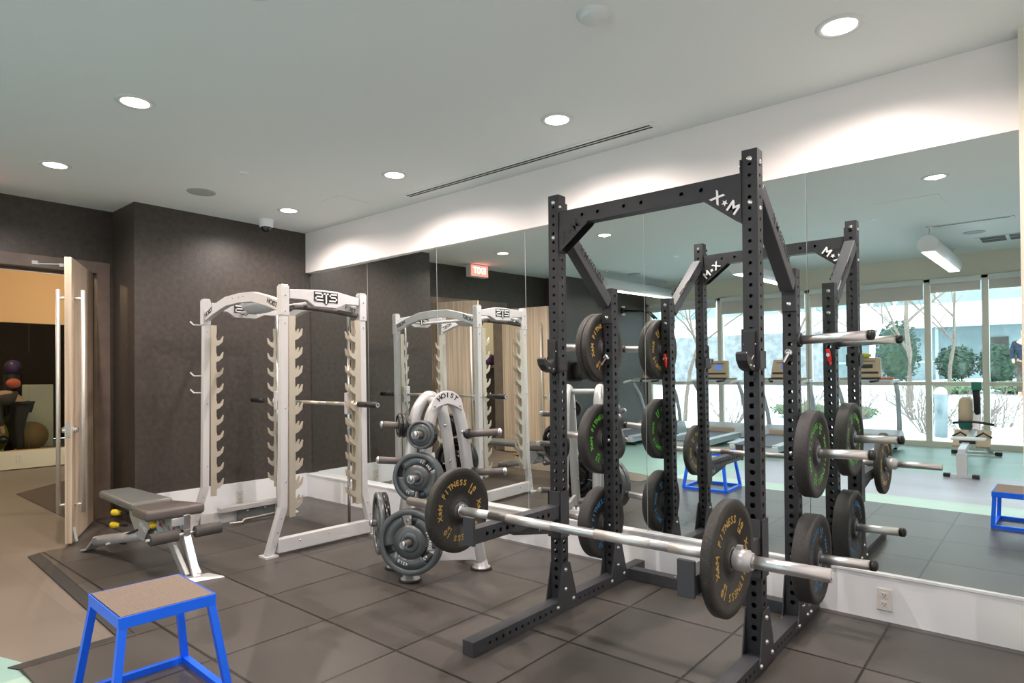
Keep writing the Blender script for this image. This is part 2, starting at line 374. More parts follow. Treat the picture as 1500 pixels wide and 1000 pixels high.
# window wall: bulkhead, mullions, transom, sill, panes
WZ1, WT = 2.60, 0.97
m = MB(); m.box(-0.3, 7.0, YW - 0.25, YW, WZ1, H); struct('wall_window', m, 'cream_wall')
MUL = [-0.10, 1.42, 3.02, 4.775, 5.50, 6.66]
m = MB()
for i, x in enumerate(MUL): m.box(x - 0.04, x + 0.04, YW - 0.16, YW - 0.02, 0.0, WZ1)
m.box(XL, XR, YW - 0.16, YW + 0.0, -0.012, 0.07); m.box(XL, XR, YW - 0.13, YW - 0.03, WT - 0.03, WT + 0.03); m.box(XL, XR, YW - 0.16, YW - 0.02, WZ1 - 0.05, WZ1 + 0.01)
struct('window_1', m, 'window_frame_paint', 0.004)
for i in range(5):
    m = MB(); m.box(MUL[i], MUL[i+1], YW - 0.09, YW - 0.084, 0.05, WZ1); struct('window_%d' % (i + 2), m, 'window_glass')
for i, zb in enumerate((2.44, 2.30, 2.31, 2.40, 2.40)):
    t = thing('roller_shade', ['rolled-up pale shade over the window nearest the dark left wall, barely lowered', 'pale roller shade lowered a little over the second window from the dark wall', 'pale roller shade lowered furthest, over the widest window behind the treadmills',
        'grey roller shade over the window behind the rowing machine', 'grey roller shade over the window at the right end of the reflection'][i], 'window shade', ((MUL[i] + MUL[i+1]) / 2, YW + 0.02, WZ1), 'roller shades along the window wall')
    m = MB(); m.box(MUL[i] + 0.05, MUL[i+1] - 0.05, YW - 0.012, YW - 0.006, zb, WZ1 - 0.02); m.build('fabric', 'shade_fabric', t)
    m = MB(); m.box(MUL[i] + 0.045, MUL[i+1] - 0.045, YW - 0.02, YW + 0.045, WZ1 - 0.085, WZ1 - 0.002); m.build('cassette', 'vent_white', t, 0.006)
    m = MB(); m.box(MUL[i] + 0.05, MUL[i+1] - 0.05, YW - 0.018, YW - 0.002, zb - 0.02, zb); m.build('bottom_rail', 'window_frame_paint', t)

# mirror panels: one plane, leaning very slightly into the room
TH, PH = 0.01154, -0.01167
def my(x, z): return (math.sin(PH) * (x - 6.7) - math.sin(TH) * (z - 0.26)) / math.cos(TH)
SE = [0.004, 1.069, 2.108, 3.15, 4.207, 5.257, 6.69]
for i in range(6):
    x0, x1 = SE[i] + 0.002, SE[i+1] - 0.002; m = MB(); vs = []
    for d in (0.0, 0.006):
        vs += [(x, my(x, z) + d, z) for x, z in ((x0, MB_Z + 0.001), (x1, MB_Z + 0.001), (x1, 2.493 if x0 > 4 else MT + 0.03), (x0, 2.493 if x0 > 4 else MT + 0.03))]
    m.add(vs, [(0,1,2,3)]); m.k = 1; m.add(vs, [(7,6,5,4),(0,4,5,1),(1,5,6,2),(2,6,7,3),(3,7,4,0)])
    tag(m.build('mirror_panel', ['mirror_glass', 'white_trim']), ['wall mirror panel beside the dark corner, behind the white smith rack', 'wall mirror panel second from the dark corner, right of the white rack', 'wall mirror panel third from the dark corner, behind the plate tree',
        'wall mirror panel behind the left posts of the black rack', 'wall mirror panel behind the middle of the black rack', 'wide wall mirror panel at the right end, reflecting the rowing machine'][i], 'mirror', 'mirror panels along the gym wall')

# ------------------------------------------------------------------ doors
def door_leaf(hx, hy, ang, label, name, closer):
    t = thing(name, label, 'door', (hx, hy, 0)); Ld = 0.87; del t['category']; t['kind'] = 'structure'
    T = Matrix.Translation((hx, hy, 0)) @ Matrix.Rotation(ang, 4, 'Z')
    m = MB(); m.M = T; m.box(0, Ld, -0.024, 0.024, 0.012, 2.315); m.build('leaf', 'pale_laminate', t, 0.002)
    for s in (-1, 1):
        m = MB(); m.M = T; y = s * 0.085; x = Ld - 0.09
        m.tube([(x, y, 0.24), (x, y, 2.06)], 0.016); 
        for z in (0.31, 1.99): m.tube([(x, s*0.024, z), (x, y, z)], 0.011)
        m.build('pull_handle', 'satin_steel', t)
    m = MB(); m.M = T; x = Ld - 0.06
    for s in (-1, 1): m.lathe([(0.0, 0.03), (0.02, 0.03), (0.026, 0.018), (0.026, 0.0)], Matrix.Translation((x, s*0.024, 0.92)) @ Matrix.Rotation(-s*math.pi/2, 4, 'X'), 20)
    m.box(Ld - 0.002, Ld + 0.002, -0.014, 0.014, 0.86, 0.98); m.build('lock', 'chrome', t)
    for z in (0.28, 0.85, 1.42, 2.02):
        m = MB(); m.M = T; m.cyl((-0.012, -0.03, z - 0.06), (-0.012, -0.03, z + 0.06), 0.011, 10); m.box(-0.012, 0.03, -0.031, -0.026, z - 0.06, z + 0.06); m.build('hinge', 'steel', t)
    if closer:
        m = MB(); m.M = T; m.box(Ld - 0.36, Ld - 0.02, -0.06, -0.03, 2.235, 2.262); m.bar((Ld - 0.05, -0.045, 2.258), (Ld - 0.12, -0.24, 2.262), 0.028, 0.010); m.box(Ld - 0.14, Ld - 0.10, -0.26, -0.22, 2.255, 2.285); m.build('door_closer', 'steel', t)
        m = MB(); m.M = T; m.bar((Ld - 0.05, 0.026, 0.13), (Ld - 0.02, 0.05, 0.02), 0.02, 0.012); m.build('door_stop', 'steel', t)
door_leaf(-0.47, -1.95, math.atan2(-2.325 + 1.95, 0.315 + 0.47), 'open pale wood door with long steel pull bars beside the weight bench', 'door_1', True)
door_leaf(-0.50, -3.72, math.atan2(-0.10, 0.86), 'second pale wood door, seen only in the mirror right of the white rack', 'door_2', False)

# ------------------------------------------------------------------ outlets
def outlet(M, label, dark=False):
    t = thing('power_outlet', label, 'outlet', M.translation)
    m = MB(); m.M = M; m.box(-0.036, 0.036, -0.058, 0.058, 0, 0.006); m.build('cover_plate', 'outlet_plastic', t, 0.002)
    for s in (-1, 1):
        m = MB(); m.M = M; m.box(-0.017, 0.017, s*0.024 - 0.014, s*0.024 + 0.014, 0.006, 0.008); m.build('socket', 'outlet_plastic', t)
        m = MB(); m.M = M
        m.box(-0.009, -0.006, s*0.024 - 0.003, s*0.024 + 0.007, 0.008, 0.0085); m.box(0.005, 0.008, s*0.024 - 0.003, s*0.024 + 0.006, 0.008, 0.0085); m.cyl((0, s*0.024 - 0.008, 0.008), (0, s*0.024 - 0.008, 0.0085), 0.003, 8)
        m.build('slots', 'black_print', t)
outlet(frame((5.628, -0.001, 0.118), (1,0,0), (0,0,1)), 'wall outlet on the white baseboard under the mirror, right of the black rack')
outlet(frame((0.015, -0.774, 0.115), (0,1,0), (0,0,1)), 'wall outlet on the white baseboard of the dark wall, behind the white rack')

# ------------------------------------------------------------------ ceiling fittings
def downlight(x, y, label, warm=False, lamp=True):
    t = thing('downlight', label, 'ceiling light', (x, y, H), 'recessed ceiling downlights')
    m = MB(); m.lathe([(0.072, 0.0), (0.075, -0.006), (0.098, -0.008), (0.105, 0.0)], Matrix.Translation((x, y, H)), 28); m.build('trim_ring', 'vent_white', t)
    m = MB(); m.lathe([(0.0, -0.004), (0.073, -0.004), (0.073, -0.001), (0.0, -0.001)], Matrix.Translation((x, y, H)), 28); m.build('lens', 'lens_warm' if warm else 'lens', t)
    l = bpy.data.lights.new('downlight_lamp', 'SPOT'); l.energy = SPOT_W; l.color = SPOT_COL if not warm else (1.0, 0.74, 0.5); l.spot_size = R(160); l.spot_blend = 0.75; l.shadow_soft_size = 0.010
    o = bpy.data.objects.new('downlight_lamp', l); COL.objects.link(o); o.parent = t; o.location = (0, 0, -0.016)
for x, y, lab, w in ((5.587, -0.68, 'large bright downlight at the top right, above the black rack', 0), (3.978, -0.682, 'bright downlight beside the slot vent, left of the black rack', 0), (2.365, -0.66, 'bright downlight at the left end of the slot vent', 0),
        (0.764, -0.648, 'small downlight near the dark corner, beside the dome camera', 0), (2.278, -2.50, 'warm downlight on the left half of the ceiling', 1), (0.648, -2.49, 'downlight at the far left in front of the doorway', 0),
        (3.827, -2.60, 'downlight cut by the top edge of the picture', 0), (5.56, -2.566, 'downlight seen in the mirror at the upper right', 0)):
    downlight(x, y, lab, w)

def ceil_disc(name, label, cat, x, y, prof, m_, group=None, extra=None):
    t = MB(); t.lathe(prof, Matrix.Translation((x, y, H)), 28)
    o = t.build(name, m_); return tag(o, label, cat, group)
SPK = [(0.0, -0.004), (0.095, -0.004), (0.10, -0.006), (0.112, -0.006), (0.116, 0.0)]
ceil_disc('ceiling_speaker', 'round grey ceiling speaker above the white rack, left of the sprinkler', 'speaker', 0.755, -1.466, SPK, 'speaker_grey', 'round ceiling speakers')
ceil_disc('ceiling_speaker', 'round ceiling speaker seen in the mirror near the hanging tube light', 'speaker', 5.546, -5.843, SPK, 'speaker_grey', 'round ceiling speakers')
ceil_disc('ceiling_speaker', 'round ceiling speaker seen in the mirror above the left tube light', 'speaker', 0.80, -5.69, SPK, 'speaker_grey', 'round ceiling speakers')
ceil_disc('smoke_detector', 'white round smoke detector at the top of the ceiling', 'smoke detector', 4.774, -1.505, [(0.0, -0.03), (0.05, -0.028), (0.062, -0.018), (0.062, -0.010), (0.072, -0.008), (0.075, 0.0)], 'vent_white')
SPR = [(0.0, -0.008), (0.032, -0.008), (0.038, -0.005), (0.04, 0.0)]
for x, y, lab in ((1.52, -1.473, 'small sprinkler cap right of the round ceiling speaker'), (4.805, -4.03, 'sprinkler cap seen in the mirror right of the black rack'), (4.72, -5.9, 'small sprinkler cap seen in the mirror left of the tube light'), (2.15, -4.6, 'sprinkler cap seen in the mirror left of the rack crossbar')):
    ceil_disc('sprinkler', lab, 'sprinkler', x, y, SPR, 'white_trim', 'sprinkler caps in the ceiling')
t = thing('dome_camera', 'white dome camera with dark bubble under the ceiling by the dark corner', 'security camera', (0.257, -0.604, H))
m = MB(); m.lathe([(0.0, -0.075), (0.06, -0.075), (0.068, -0.068), (0.07, 0.0)], Matrix.Translation((0.257, -0.604, H)), 28); m.build('housing', 'white_trim', t)
m = MB(); m.sphere((0.257, -0.604, H - 0.075), 0.052, 12); m.build('bubble', 'gloss_black', t)
# slot diffuser
t = thing('slot_vent', 'long narrow slot air vent in the ceiling along the mirror wall', 'air vent', (3.18, -0.205, H))
m = MB(); m.box(1.98, 4.40, -0.245, -0.165, H - 0.004, H); m.box(1.98, 4.42, -0.262, -0.245, H - 0.006, H); m.box(1.98, 4.42, -0.165, -0.148, H - 0.006, H); m.build('frame', 'ceiling_paint', t)
for y in (-0.224, -0.19):
    m = MB(); m.box(2.0, 4.38, y - 0.007, y + 0.007, H - 0.007, H - 0.003); m.build('slot', 'vent_dark', t)
def access_panel(x0, x1, y0, y1, label):
    m = MB(); g = 0.004
    for a, b, c, d in ((x0, x1, y0, y0 + g), (x0, x1, y1 - g, y1), (x0, x0 + g, y0, y1), (x1 - g, x1, y0, y1)): m.box(a, b, c, d, H - 0.002, H)
    m.box(x0 + g, x1 - g, y0 + g, y1 - g, H - 0.003, H)
    tag(m.build('access_panel', 'ceiling_paint'), label, 'access panel', 'flush access panels in the ceiling')
access_panel(1.25, 1.55, -0.62, -0.30, 'flush square access panel in the ceiling near the dark corner')
access_panel(4.95, 5.50, -3.75, -3.25, 'flush access panel seen in the mirror above the right tube light')
t = thing('linear_vent', 'dark linear air vent seen in the mirror beside the tube light', 'air vent', (5.6, -5.1, H))
m = MB(); m.box(5.20, 5.98, -5.25, -5.0, H - 0.006, H); m.build('frame', 'vent_white', t)
m = MB(); m.box(5.24, 5.94, -5.035, -5.02, H - 0.009, H - 0.005); m.build('slot', 'vent_dark', t)
t = thing('air_grille', 'double square air return grille seen in the mirror at right', 'air vent', (5.83, -6.6, H))
m = MB(); m.box(5.50, 6.18, -6.84, -6.30, H - 0.008, H); m.build('frame', 'vent_white', t)
for i in range(2):
    m = MB()
    for j in range(2): m.box(5.56 + i*0.30, 5.82 + i*0.30, -6.80 + j*0.25, -6.59 + j*0.25, H - 0.011, H - 0.007)
    m.build('louvre', 'vent_dark', t)
def tube_light(x, y0, y1, label):
    t = thing('tube_light', label, 'ceiling light', (x, (y0 + y1) / 2, 2.715), 'hanging tube lights'); r = 0.105
    m = MB(); sec = [(r*math.cos(a), r*math.sin(a)) for a in [R(-60 + 300*i/24) for i in range(25)]]
    m.sweep([(x, y0, 2.715), (x, y1, 2.715)], [(-sx, sy) for sx, sy in [(r*math.cos(R(-55) + R(290)*i/24), r*math.sin(R(-55) + R(290)*i/24)) for i in range(25)]], smooth=True)
    m.build('housing', 'white_trim', t)
    m = MB(); w = 0.061; m.box(x - w, x + w, min(y0, y1) + 0.01, max(y0, y1) - 0.01, 2.624, 2.632); m.build('diffuser', 'tube_lens', t)
    for y in (y0 + (y1 - y0)*0.06, y1 - (y1 - y0)*0.06):
        m = MB(); m.cyl((x, y, 2.81), (x, y, H), 0.006, 8); m.lathe([(0.0, -0.02), (0.03, -0.015), (0.03, 0)], Matrix.Translation((x, y, H)), 14); m.build('hanger', 'steel', t)
tube_light(5.19, -4.85, -7.25, 'white hanging tube light at the right, reflected above the rowing machine')
tube_light(2.92, -4.9, -7.25, 'middle hanging tube light, mostly hidden behind the black rack brace')
tube_light(0.66, -4.9, -7.25, 'left hanging tube light reflected beside the black rack post')
# exit sign
t = thing('exit_sign', 'glowing red exit sign on the ceiling over the doorway, seen in the mirror', 'sign', (-0.30, -2.95, H))
m = MB(); m.box(-0.35, -0.25, -3.14, -2.76, 2.755, 2.935); m.build('housing', 'white_trim', t, 0.004)
m = MB(); m.box(-0.25, -0.246, -3.125, -2.775, 2.77, 2.92); m.build('face', 'exit_red', t)
m = MB(); m.text('EXIT', 0.13, frame((-0.2455, -2.95, 2.845), (0,1,0), (0,0,1))); m.build('letters', 'exit_letters', t)

# ================================================================== BLACK POWER RACK
LX, RX, FY, BY, PW = 4.172, 5.277, -0.96, -0.384, 0.07
FZ, BZ = 2.358, 1.885
rack = thing('power_rack', 'tall black power rack with drilled posts, white stencilled gussets and spotter arms', 'squat rack', ((LX + RX)/2, -0.7, 0))
def holes(z0, z1): return [(z - z0, 0.0125 if z < 1.52 else 0.0085) for z in [0.14 + 0.05*i for i in range(60)] if z0 + 0.03 < z < z1 - 0.02]
for x in (LX, RX):
    for y, zt in ((FY, FZ), (BY, BZ)):
        m = MB(); h = holes(0.07, zt); m.holed((x, y, 0.07), (x, y, zt), PW, PW, (0, -1, 0), [('up', h), ('side', h)]); m.build('upright', 'black_powdercoat', rack)
        m = MB()
        for n in range(1, 26, 2): m.text(str(n), 0.024, frame((x + 0.019, y - PW/2 - 0.0005, 0.29 + 0.05*(n - 1) + 0.018), (1,0,0), (0,0,1)), 0.0006)
        m.build('hole_numbers', 'black_print', rack)
    rx = x + (0.008 if x == LX else 0.0)
    hs = [(0.12 + 0.05*i, 0.009) for i in range(12)] + [(0.90 + 0.05*i, 0.009) for i in range(6)]
    m = MB(); m.holed((rx, -1.72, 0.037), (rx, -0.035, 0.037), PW, 0.07, (0, 0, 1), [('side', hs)]); m.build('base_rail', 'charcoal_powdercoat', rack)
    for y in (FY, BY):
        for s in (-1, 1):
            m = MB(); X = x + s*(PW/2 + 0.002)
            m.prism([(-0.115, 0.03), (0.115, 0.03), (0.105, 0.075), (0.042, 0.27), (-0.030, 0.27), (-0.075, 0.075)], 0.006, frame((X if s > 0 else X - 0.006, y, 0), (0, 1, 0), (0, 0, 1)))
            m.build('foot_gusset', 'charcoal_powdercoat', rack)
            for by, bz in ((0.0, 0.235), (0.0, 0.125), (0.075, 0.055), (-0.075, 0.04)): bolt(rack, (X + s*0.006, y + by, bz), (s, 0, 0), 0.012)
m = MB(); m.bar((LX, -0.215, 0.036), (RX, -0.215, 0.036), PW, 0.066); m.build('rear_crossmember', 'charcoal_powdercoat', rack)
for x in (LX + 0.35, LX + 0.42, LX + 0.62): bolt(rack, (x, -0.215, 0.0695), (0, 0, 1), 0.006)
for x, s in ((LX, -1), (RX, 1)): bolt(rack, (x + s*(PW/2), -0.215, 0.04), (s, 0, 0), 0.013)
# pull-up crossmember and gussets
Lc = RX - LX - PW
m = MB(); m.holed((LX + PW/2, FY, 2.216), (RX - PW/2, FY, 2.216), PW, 0.082, (0, 0, 1), [('side', [(0.16, 0.010), (0.26, 0.010), (0.42, 0.010), (0.52, 0.010), (0.74, 0.010), (0.84, 0.010)])]); m.build('crossmember', 'black_powdercoat', rack)
for x, s in ((LX, 1), (RX, -1)):
    xi = x + s*PW/2
    m = MB(); m.box(min(xi, xi + s*0.006), max(xi, xi + s*0.006), FY - 0.045, FY + 0.045, 2.03, 2.315); m.build('flange', 'black_powdercoat', rack)
    for z in (2.285, 2.06): bolt(rack, (xi + s*0.006, FY - 0.028, z), (s, 0, 0), 0.011)
    for yy, sy in ((FY - PW/2 + 0.001, -1), (FY + PW/2 - 0.001, 1)):
        poly = [(0, 2.176), (0.20, 2.176), (0.185, 2.160), (0.02, 2.035), (0, 2.035)]
        m = MB(); m.prism([(s*a, b) for a, b in poly], 0.005, frame((xi, yy, 0), (1, 0, 0), (0, 0, 1)))
        g = m.build('gusset', 'black_powdercoat', rack)
        m = MB(); T = frame((xi + s*0.078, yy + sy*0.0055, 2.132), (-sy*1.0 if False else (1 if sy < 0 else -1), 0, 0), (0, 0, 1)) @ Matrix.Rotation(R(-38) * (1 if (s < 0) == (sy < 0) else -1), 4, 'Z')
        m.text('X', 0.074, T @ Matrix.Translation((-0.048, 0, 0))); m.text('M', 0.074, T @ Matrix.Translation((0.050, 0, 0)))
        st = [((0.016 if i % 2 == 0 else 0.007)*math.sin(i*math.pi/5), (0.016 if i % 2 == 0 else 0.007)*math.cos(i*math.pi/5)) for i in range(10)]
        m.prism(st, 0.0015, T); m.build('stencil_mark', 'white_print' if s < 0 or sy > 0 else 'black_print', g)
    for z in (2.315, 2.20 if False else 2.116): 
        bolt(rack, (x, FY - PW/2, z), (0, -1, 0), 0.014); bolt(rack, (x, FY + PW/2, z), (0, 1, 0), 0.014)
    bolt(rack, (x - s*PW/2, FY, 2.30), (-s, 0, 0), 0.011); bolt(rack, (x - s*PW/2, FY, 2.09), (-s, 0, 0), 0.011)
    # sloping brace from front post down to rear post
    m = MB(); m.bar((x, FY + PW/2 + 0.01, 2.19), (x, BY - PW/2 - 0.02, 1.79), 0.068, 0.075); b = m.build('brace', 'charcoal_powdercoat', rack, 0.004)
    m = MB(); d = Vector((0, 0.56, -0.40)).normalized()
    for sx in (1, -1):
        m.text('X\u2605M FITNESS' if False else 'X M FITNESS', 0.055, frame((x + sx*0.0345, FY + 0.31, 2.0), d*sx, Vector((0, 0.40, 0.56))), 0.0006)
        m.prism([(q[0]*0.8, q[1]*0.8) for q in st], 0.0008, frame((x + sx*0.0345, FY + 0.31, 2.0), d*sx, Vector((0, 0.40, 0.56))) @ Matrix.Translation((-0.128, 0, 0)))
    m.build('brace_lettering', 'black_print', b)
    m = MB(); m.box(x - 0.036, x + 0.036, BY - PW/2 - 0.012, BY - PW/2 - 0.001, 1.66, 1.85); m.build('brace_plate', 'black_powdercoat', rack, 0.003)
    for z in (1.835, 1.70): bolt(rack, (x, BY - PW/2 - 0.012, z), (0, -1, 0), 0.014); bolt(rack, (x, BY + PW/2, z), (0, 1, 0), 0.014)
    # spotter arm
    hs = [(0.10 + 0.05*i, 0.011) for i in range(11)]
    m = MB(); m.holed((x, FY - PW/2 - 0.01, 0.566), (x, -1.69, 0.566), 0.066, 0.072, (0, 0, 1), [('side', hs)]); arm = m.build('spotter_arm', 'charcoal_powdercoat', rack)
    m = MB(); m.box(x - 0.034, x + 0.034, -1.705, -1.688, 0.52, 0.658); m.build('end_lip', 'charcoal_powdercoat', arm, 0.003)
    m = MB(); m.box(x - 0.042, x + 0.042, FY - PW/2 - 0.012, FY - PW/2 - 0.001, 0.42, 0.68)
    for sx in (-1, 1): m.box(x + sx*0.041 - 0.004, x + sx*0.041 + 0.004, FY - PW/2 - 0.012, FY + PW/2, 0.42, 0.68)
    m.build('arm_bracket', 'charcoal_powdercoat', arm)
    m = MB(); m.prism([(-0.0, 0.53), (-0.42, 0.53), (-0.36, 0.505), (-0.0, 0.44)], 0.008, frame((x - 0.004, FY - PW/2 - 0.012, 0), (0, 1, 0), (0, 0, 1))); m.build('arm_gusset', 'charcoal_powdercoat', arm)
    m = MB()
    for sx in (-1, 1): m.text('R-2' if x == LX else 'X-M', 0.04, frame((x + sx*0.0055, FY - 0.17, 0.50), (0, sx, 0), (0, 0, 1)), 0.0006)
    m.build('arm_lettering', 'white_print', arm)
    # j-cup
    m = MB(); X = x - 0.028
    m.box(x - 0.04, x + 0.04, FY - PW/2 - 0.013, FY - PW/2 - 0.001, 1.355, 1.54)
    for sx in (-1, 1): m.box(x + sx*0.041 - 0.004, x + sx*0.041 + 0.004, FY - PW/2 - 0.013, FY + PW/2 - 0.005, 1.36, 1.44)
    jc = m.build('j_cup', 'black_powdercoat', rack, 0.002)
    m = MB(); hook = [(-0.0, 1.53), (-0.014, 1.53), (-0.022, 1.42), (-0.05, 1.40), (-0.085, 1.412), (-0.105, 1.435), (-0.118, 1.425), (-0.112, 1.395), (-0.08, 1.362), (-0.04, 1.35), (0, 1.352)]
    m.prism(hook, 0.05, frame((x - 0.025, FY - PW/2 - 0.012, 0), (0, 1, 0), (0, 0, 1))); m.build('hook', 'black_plastic', jc, 0.003)
    for yy, z in ((-0.07, 1.375), (-0.03, 1.37), (-0.008, 1.47)): bolt(jc, (x + 0.0255, FY - PW/2 - 0.012 + yy, z), (1, 0, 0), 0.006); bolt(jc, (x - 0.0255, FY - PW/2 - 0.012 + yy, z), (-1, 0, 0), 0.006)
    # plate horns on the rear post
    so = -s
    for z in (0.38, 0.92, 1.51):
        xo = x + so*PW/2
        m = MB(); m.cyl((xo, BY, z), (xo + so*0.325, BY, z + 0.012), 0.024, 20); hn = m.build('plate_horn', 'steel', rack)
        m = MB(); m.cyl((xo + so*0.322, BY, z + 0.012), (xo + so*0.345, BY, z + 0.013), 0.026, 20); m.sphere((xo + so*0.345, BY, z + 0.013), 0.024, 10, (0.4, 1, 1)); m.build('end_cap', 'black_plastic', hn)
        m = MB(); m.cyl((xo, BY, z), (xo + so*0.014, BY, z), 0.036, 20); m.build('collar', 'black_powdercoat', hn)
        if z < 1.0: bolt(rack, (x, BY - PW/2, z - 0.002), (0, -1, 0), 0.012)
    # red handled pull pin
    m = MB(); m.prism([(-0.012, -0.01), (0.012, -0.008), (0.02, -0.07), (0.008, -0.11), (-0.006, -0.075), (-0.014, -0.03)], 0.012, frame((x - 0.006, BY + PW/2 + 0.024, 1.485), (0.8, 0.6, 0), (0, 0.1, 1))); pin = m.build('pull_pin', 'red_plastic', rack, 0.003)
    m = MB(); m.cyl((x, BY - PW/2 - 0.03, 1.44), (x, BY + PW/2 + 0.03, 1.44), 0.011, 12); m.lathe([(0.012, -0.004), (0.02, 0.0), (0.012, 0.004)], Matrix.Translation((x, BY - PW/2 - 0.028, 1.445)) @ Matrix.Rotation(math.pi/2, 4, 'X'), 16); m.bar((x, BY - PW/2 - 0.03, 1.44), (x - 0.018, BY - PW/2 - 0.05, 1.395), 0.012, 0.008); m.build('shank', 'chrome', pin)

# ================================================================== BUMPER PLATES AND BARBELL
def ring_text(m, T, items, size, r):
    """items = [(text, centre angle in degrees)]; letters stand round the plate face"""
    for txt, a0 in items:
        wd = size * 0.70 / r; n = len(txt)
        for i, c in enumerate(txt):
            if c == ' ': continue
            a = R(a0) - (i - (n - 1)/2) * wd
            M = T @ Matrix.Translation((r*math.cos(a), r*math.sin(a), 0)) @ Matrix.Rotation(a - math.pi/2, 4, 'Z')
            if c == '*': m.prism([(size*(0.4 if k % 2 == 0 else 0.17)*math.sin(k*math.pi/5), size*(0.4 if k % 2 == 0 else 0.17)*math.cos(k*math.pi/5)) for k in range(10)], 0.0012, M)
            else: m.text(c, size, M)
def bumper(x, y, z, rad, w, ink, num, label, group, spin=0.0, hub=0.0, rub=None):
    rub = rub or ('speckled_rubber' if ink == 'gold_print' else 'black_rubber')
    t = thing('bumper_plate', label, 'weight plate', (x, y, z), group)
    ax = Matrix.Translation((x, y, z)) @ Matrix.Rotation(math.pi/2, 4, 'Y')
    h = w/2; k = rad/0.228
    prof = [(0.0255, -h*0.9), (0.06*k, -h*0.9), (0.062*k, -h*0.55), (0.095*k, -h*0.55), (0.098*k, -h*0.75), (0.185*k, -h*0.75), (0.19*k, -h), (rad - 0.006, -h), (rad, -h + 0.006)]
    prof = prof + [(r, -z2) for r, z2 in prof[::-1]] + [prof[0]]
    m = MB(); m.lathe(prof, ax, 56); m.build('rubber_disc', rub, t)
    m = MB(); m.lathe([(0.0255, -h*0.93), (0.045, -h*0.93), (0.045, h*0.93), (0.0255, h*0.93), (0.0255, -h*0.93)], ax, 24); m.build('hub', 'iron_grey', t)
    m = MB()
    for s in (1, -1):
        T = Matrix.Translation((x + s*h*0.755, y, z)) @ frame((0,0,0), (0, s, 0), (0, 0, 1))
        ring_text(m, T, [('X*M FITNESS', 122 + spin), (num, 38 + spin), ('X*M FITNESS', 302 + spin), (num, 218 + spin)], 0.042*k, 0.148*k)
        ring_text(m, T, [('LB', 38 + spin), ('LB', 218 + spin)], 0.026*k, 0.118*k)
    m.build('lettering', ink, t)
    return t
BZc, BYc = 0.6255, -1.469
bumper(5.345, BYc, BZc, 0.226, 0.042, 'gold_print', '10', 'speckled bumper plate with gold lettering on the near right end of the barbell', 'gold lettered bumper plates', 14)
bumper(3.868, BYc, BZc - 0.012, 0.226, 0.042, 'gold_print', '10', 'speckled bumper plate with gold lettering on the far left end of the barbell', 'gold lettered bumper plates', 10)
bumper(4.112, BY, 1.51, 0.222, 0.042, 'gold_print', '10', 'gold lettered plate high on the left rack post, the inner one of two', 'gold lettered bumper plates', 20)
bumper(4.068, BY, 1.51, 0.222, 0.042, 'gold_print', '10', 'gold lettered plate high on the left rack post, the outer one of two', 'gold lettered bumper plates', 60)
bumper(4.090, BY, 0.92, 0.224, 0.066, 'green_print', '25', 'bumper plate with bright green lettering on the middle left rack horn', 'bumper plates on the rack horns', 20)
bumper(4.092, BY, 0.38, 0.226, 0.078, 'blue_print', '45', 'bumper plate with blue lettering on the lowest left rack horn', 'bumper plates on the rack horns', 30)
bumper(5.374, BY, 0.92, 0.224, 0.066, 'green_print', '25', 'bumper plate with faint green lettering on the middle right rack horn', 'bumper plates on the rack horns', 30)
bumper(5.366, BY, 0.38, 0.226, 0.084, 'blue_print', '45', 'thick bumper plate on the lowest right rack horn, near the outlet', 'bumper plates on the rack horns', 30)

bb = thing('barbell', 'long steel barbell resting on the spotter arms of the black rack', 'barbell', (4.6, BYc, BZc))
def bz(x): return BZc - 0.008*(5.345 - x)
m = MB(); m.cyl((3.90, BYc, bz(3.90)), (5.31, BYc, bz(5.31)), 0.0215, 20); m.build('shaft', 'steel', bb)
for x0, x1 in ((3.93, 4.10), (4.22, 4.50), (4.74, 5.02), (5.10, 5.28)):
    m = MB(); m.cyl((x0, BYc, bz(x0)), (x1, BYc, bz(x1)), 0.0222, 20); m.build('knurling', 'satin_steel', bb)
for a, b, s in ((5.30, 5.713, 1), (3.91, 3.47, -1)):
    m = MB(); m.cyl((a, BYc, bz(a)), (b, BYc, bz(b)), 0.0245, 24); sl = m.build('sleeve', 'steel', bb)
    m = MB(); m.lathe([(0.0215, -0.012), (0.036, -0.012), (0.038, -0.008), (0.038, 0.008), (0.036, 0.012), (0.0215, 0.012)], Matrix.Translation((a + s*0.012, BYc, bz(a))) @ Matrix.Rotation(math.pi/2, 4, 'Y'), 24); m.build('sleeve_flange', 'chrome', sl)
    m = MB(); m.cyl((b, BYc, bz(b)), (b + s*0.003, BYc, bz(b)), 0.017, 20); m.build('sleeve_end', 'chrome', sl)
m = MB(); ax = Matrix.Translation((5.405, BYc, BZc)) @ Matrix.Rotation(math.pi/2, 4, 'Y')
m.lathe([(0.025, -0.034), (0.038, -0.034), (0.042, -0.03), (0.042, 0.02), (0.034, 0.022), (0.034, 0.034), (0.025, 0.034), (0.025, -0.034)], ax, 28)
m.box(5.38, 5.40, BYc - 0.012, BYc + 0.012, BZc + 0.038, BZc + 0.055)
tag(m.build('barbell_collar', 'silver_paint'), 'grey clamp collar against the right plate of the barbell', 'collar')

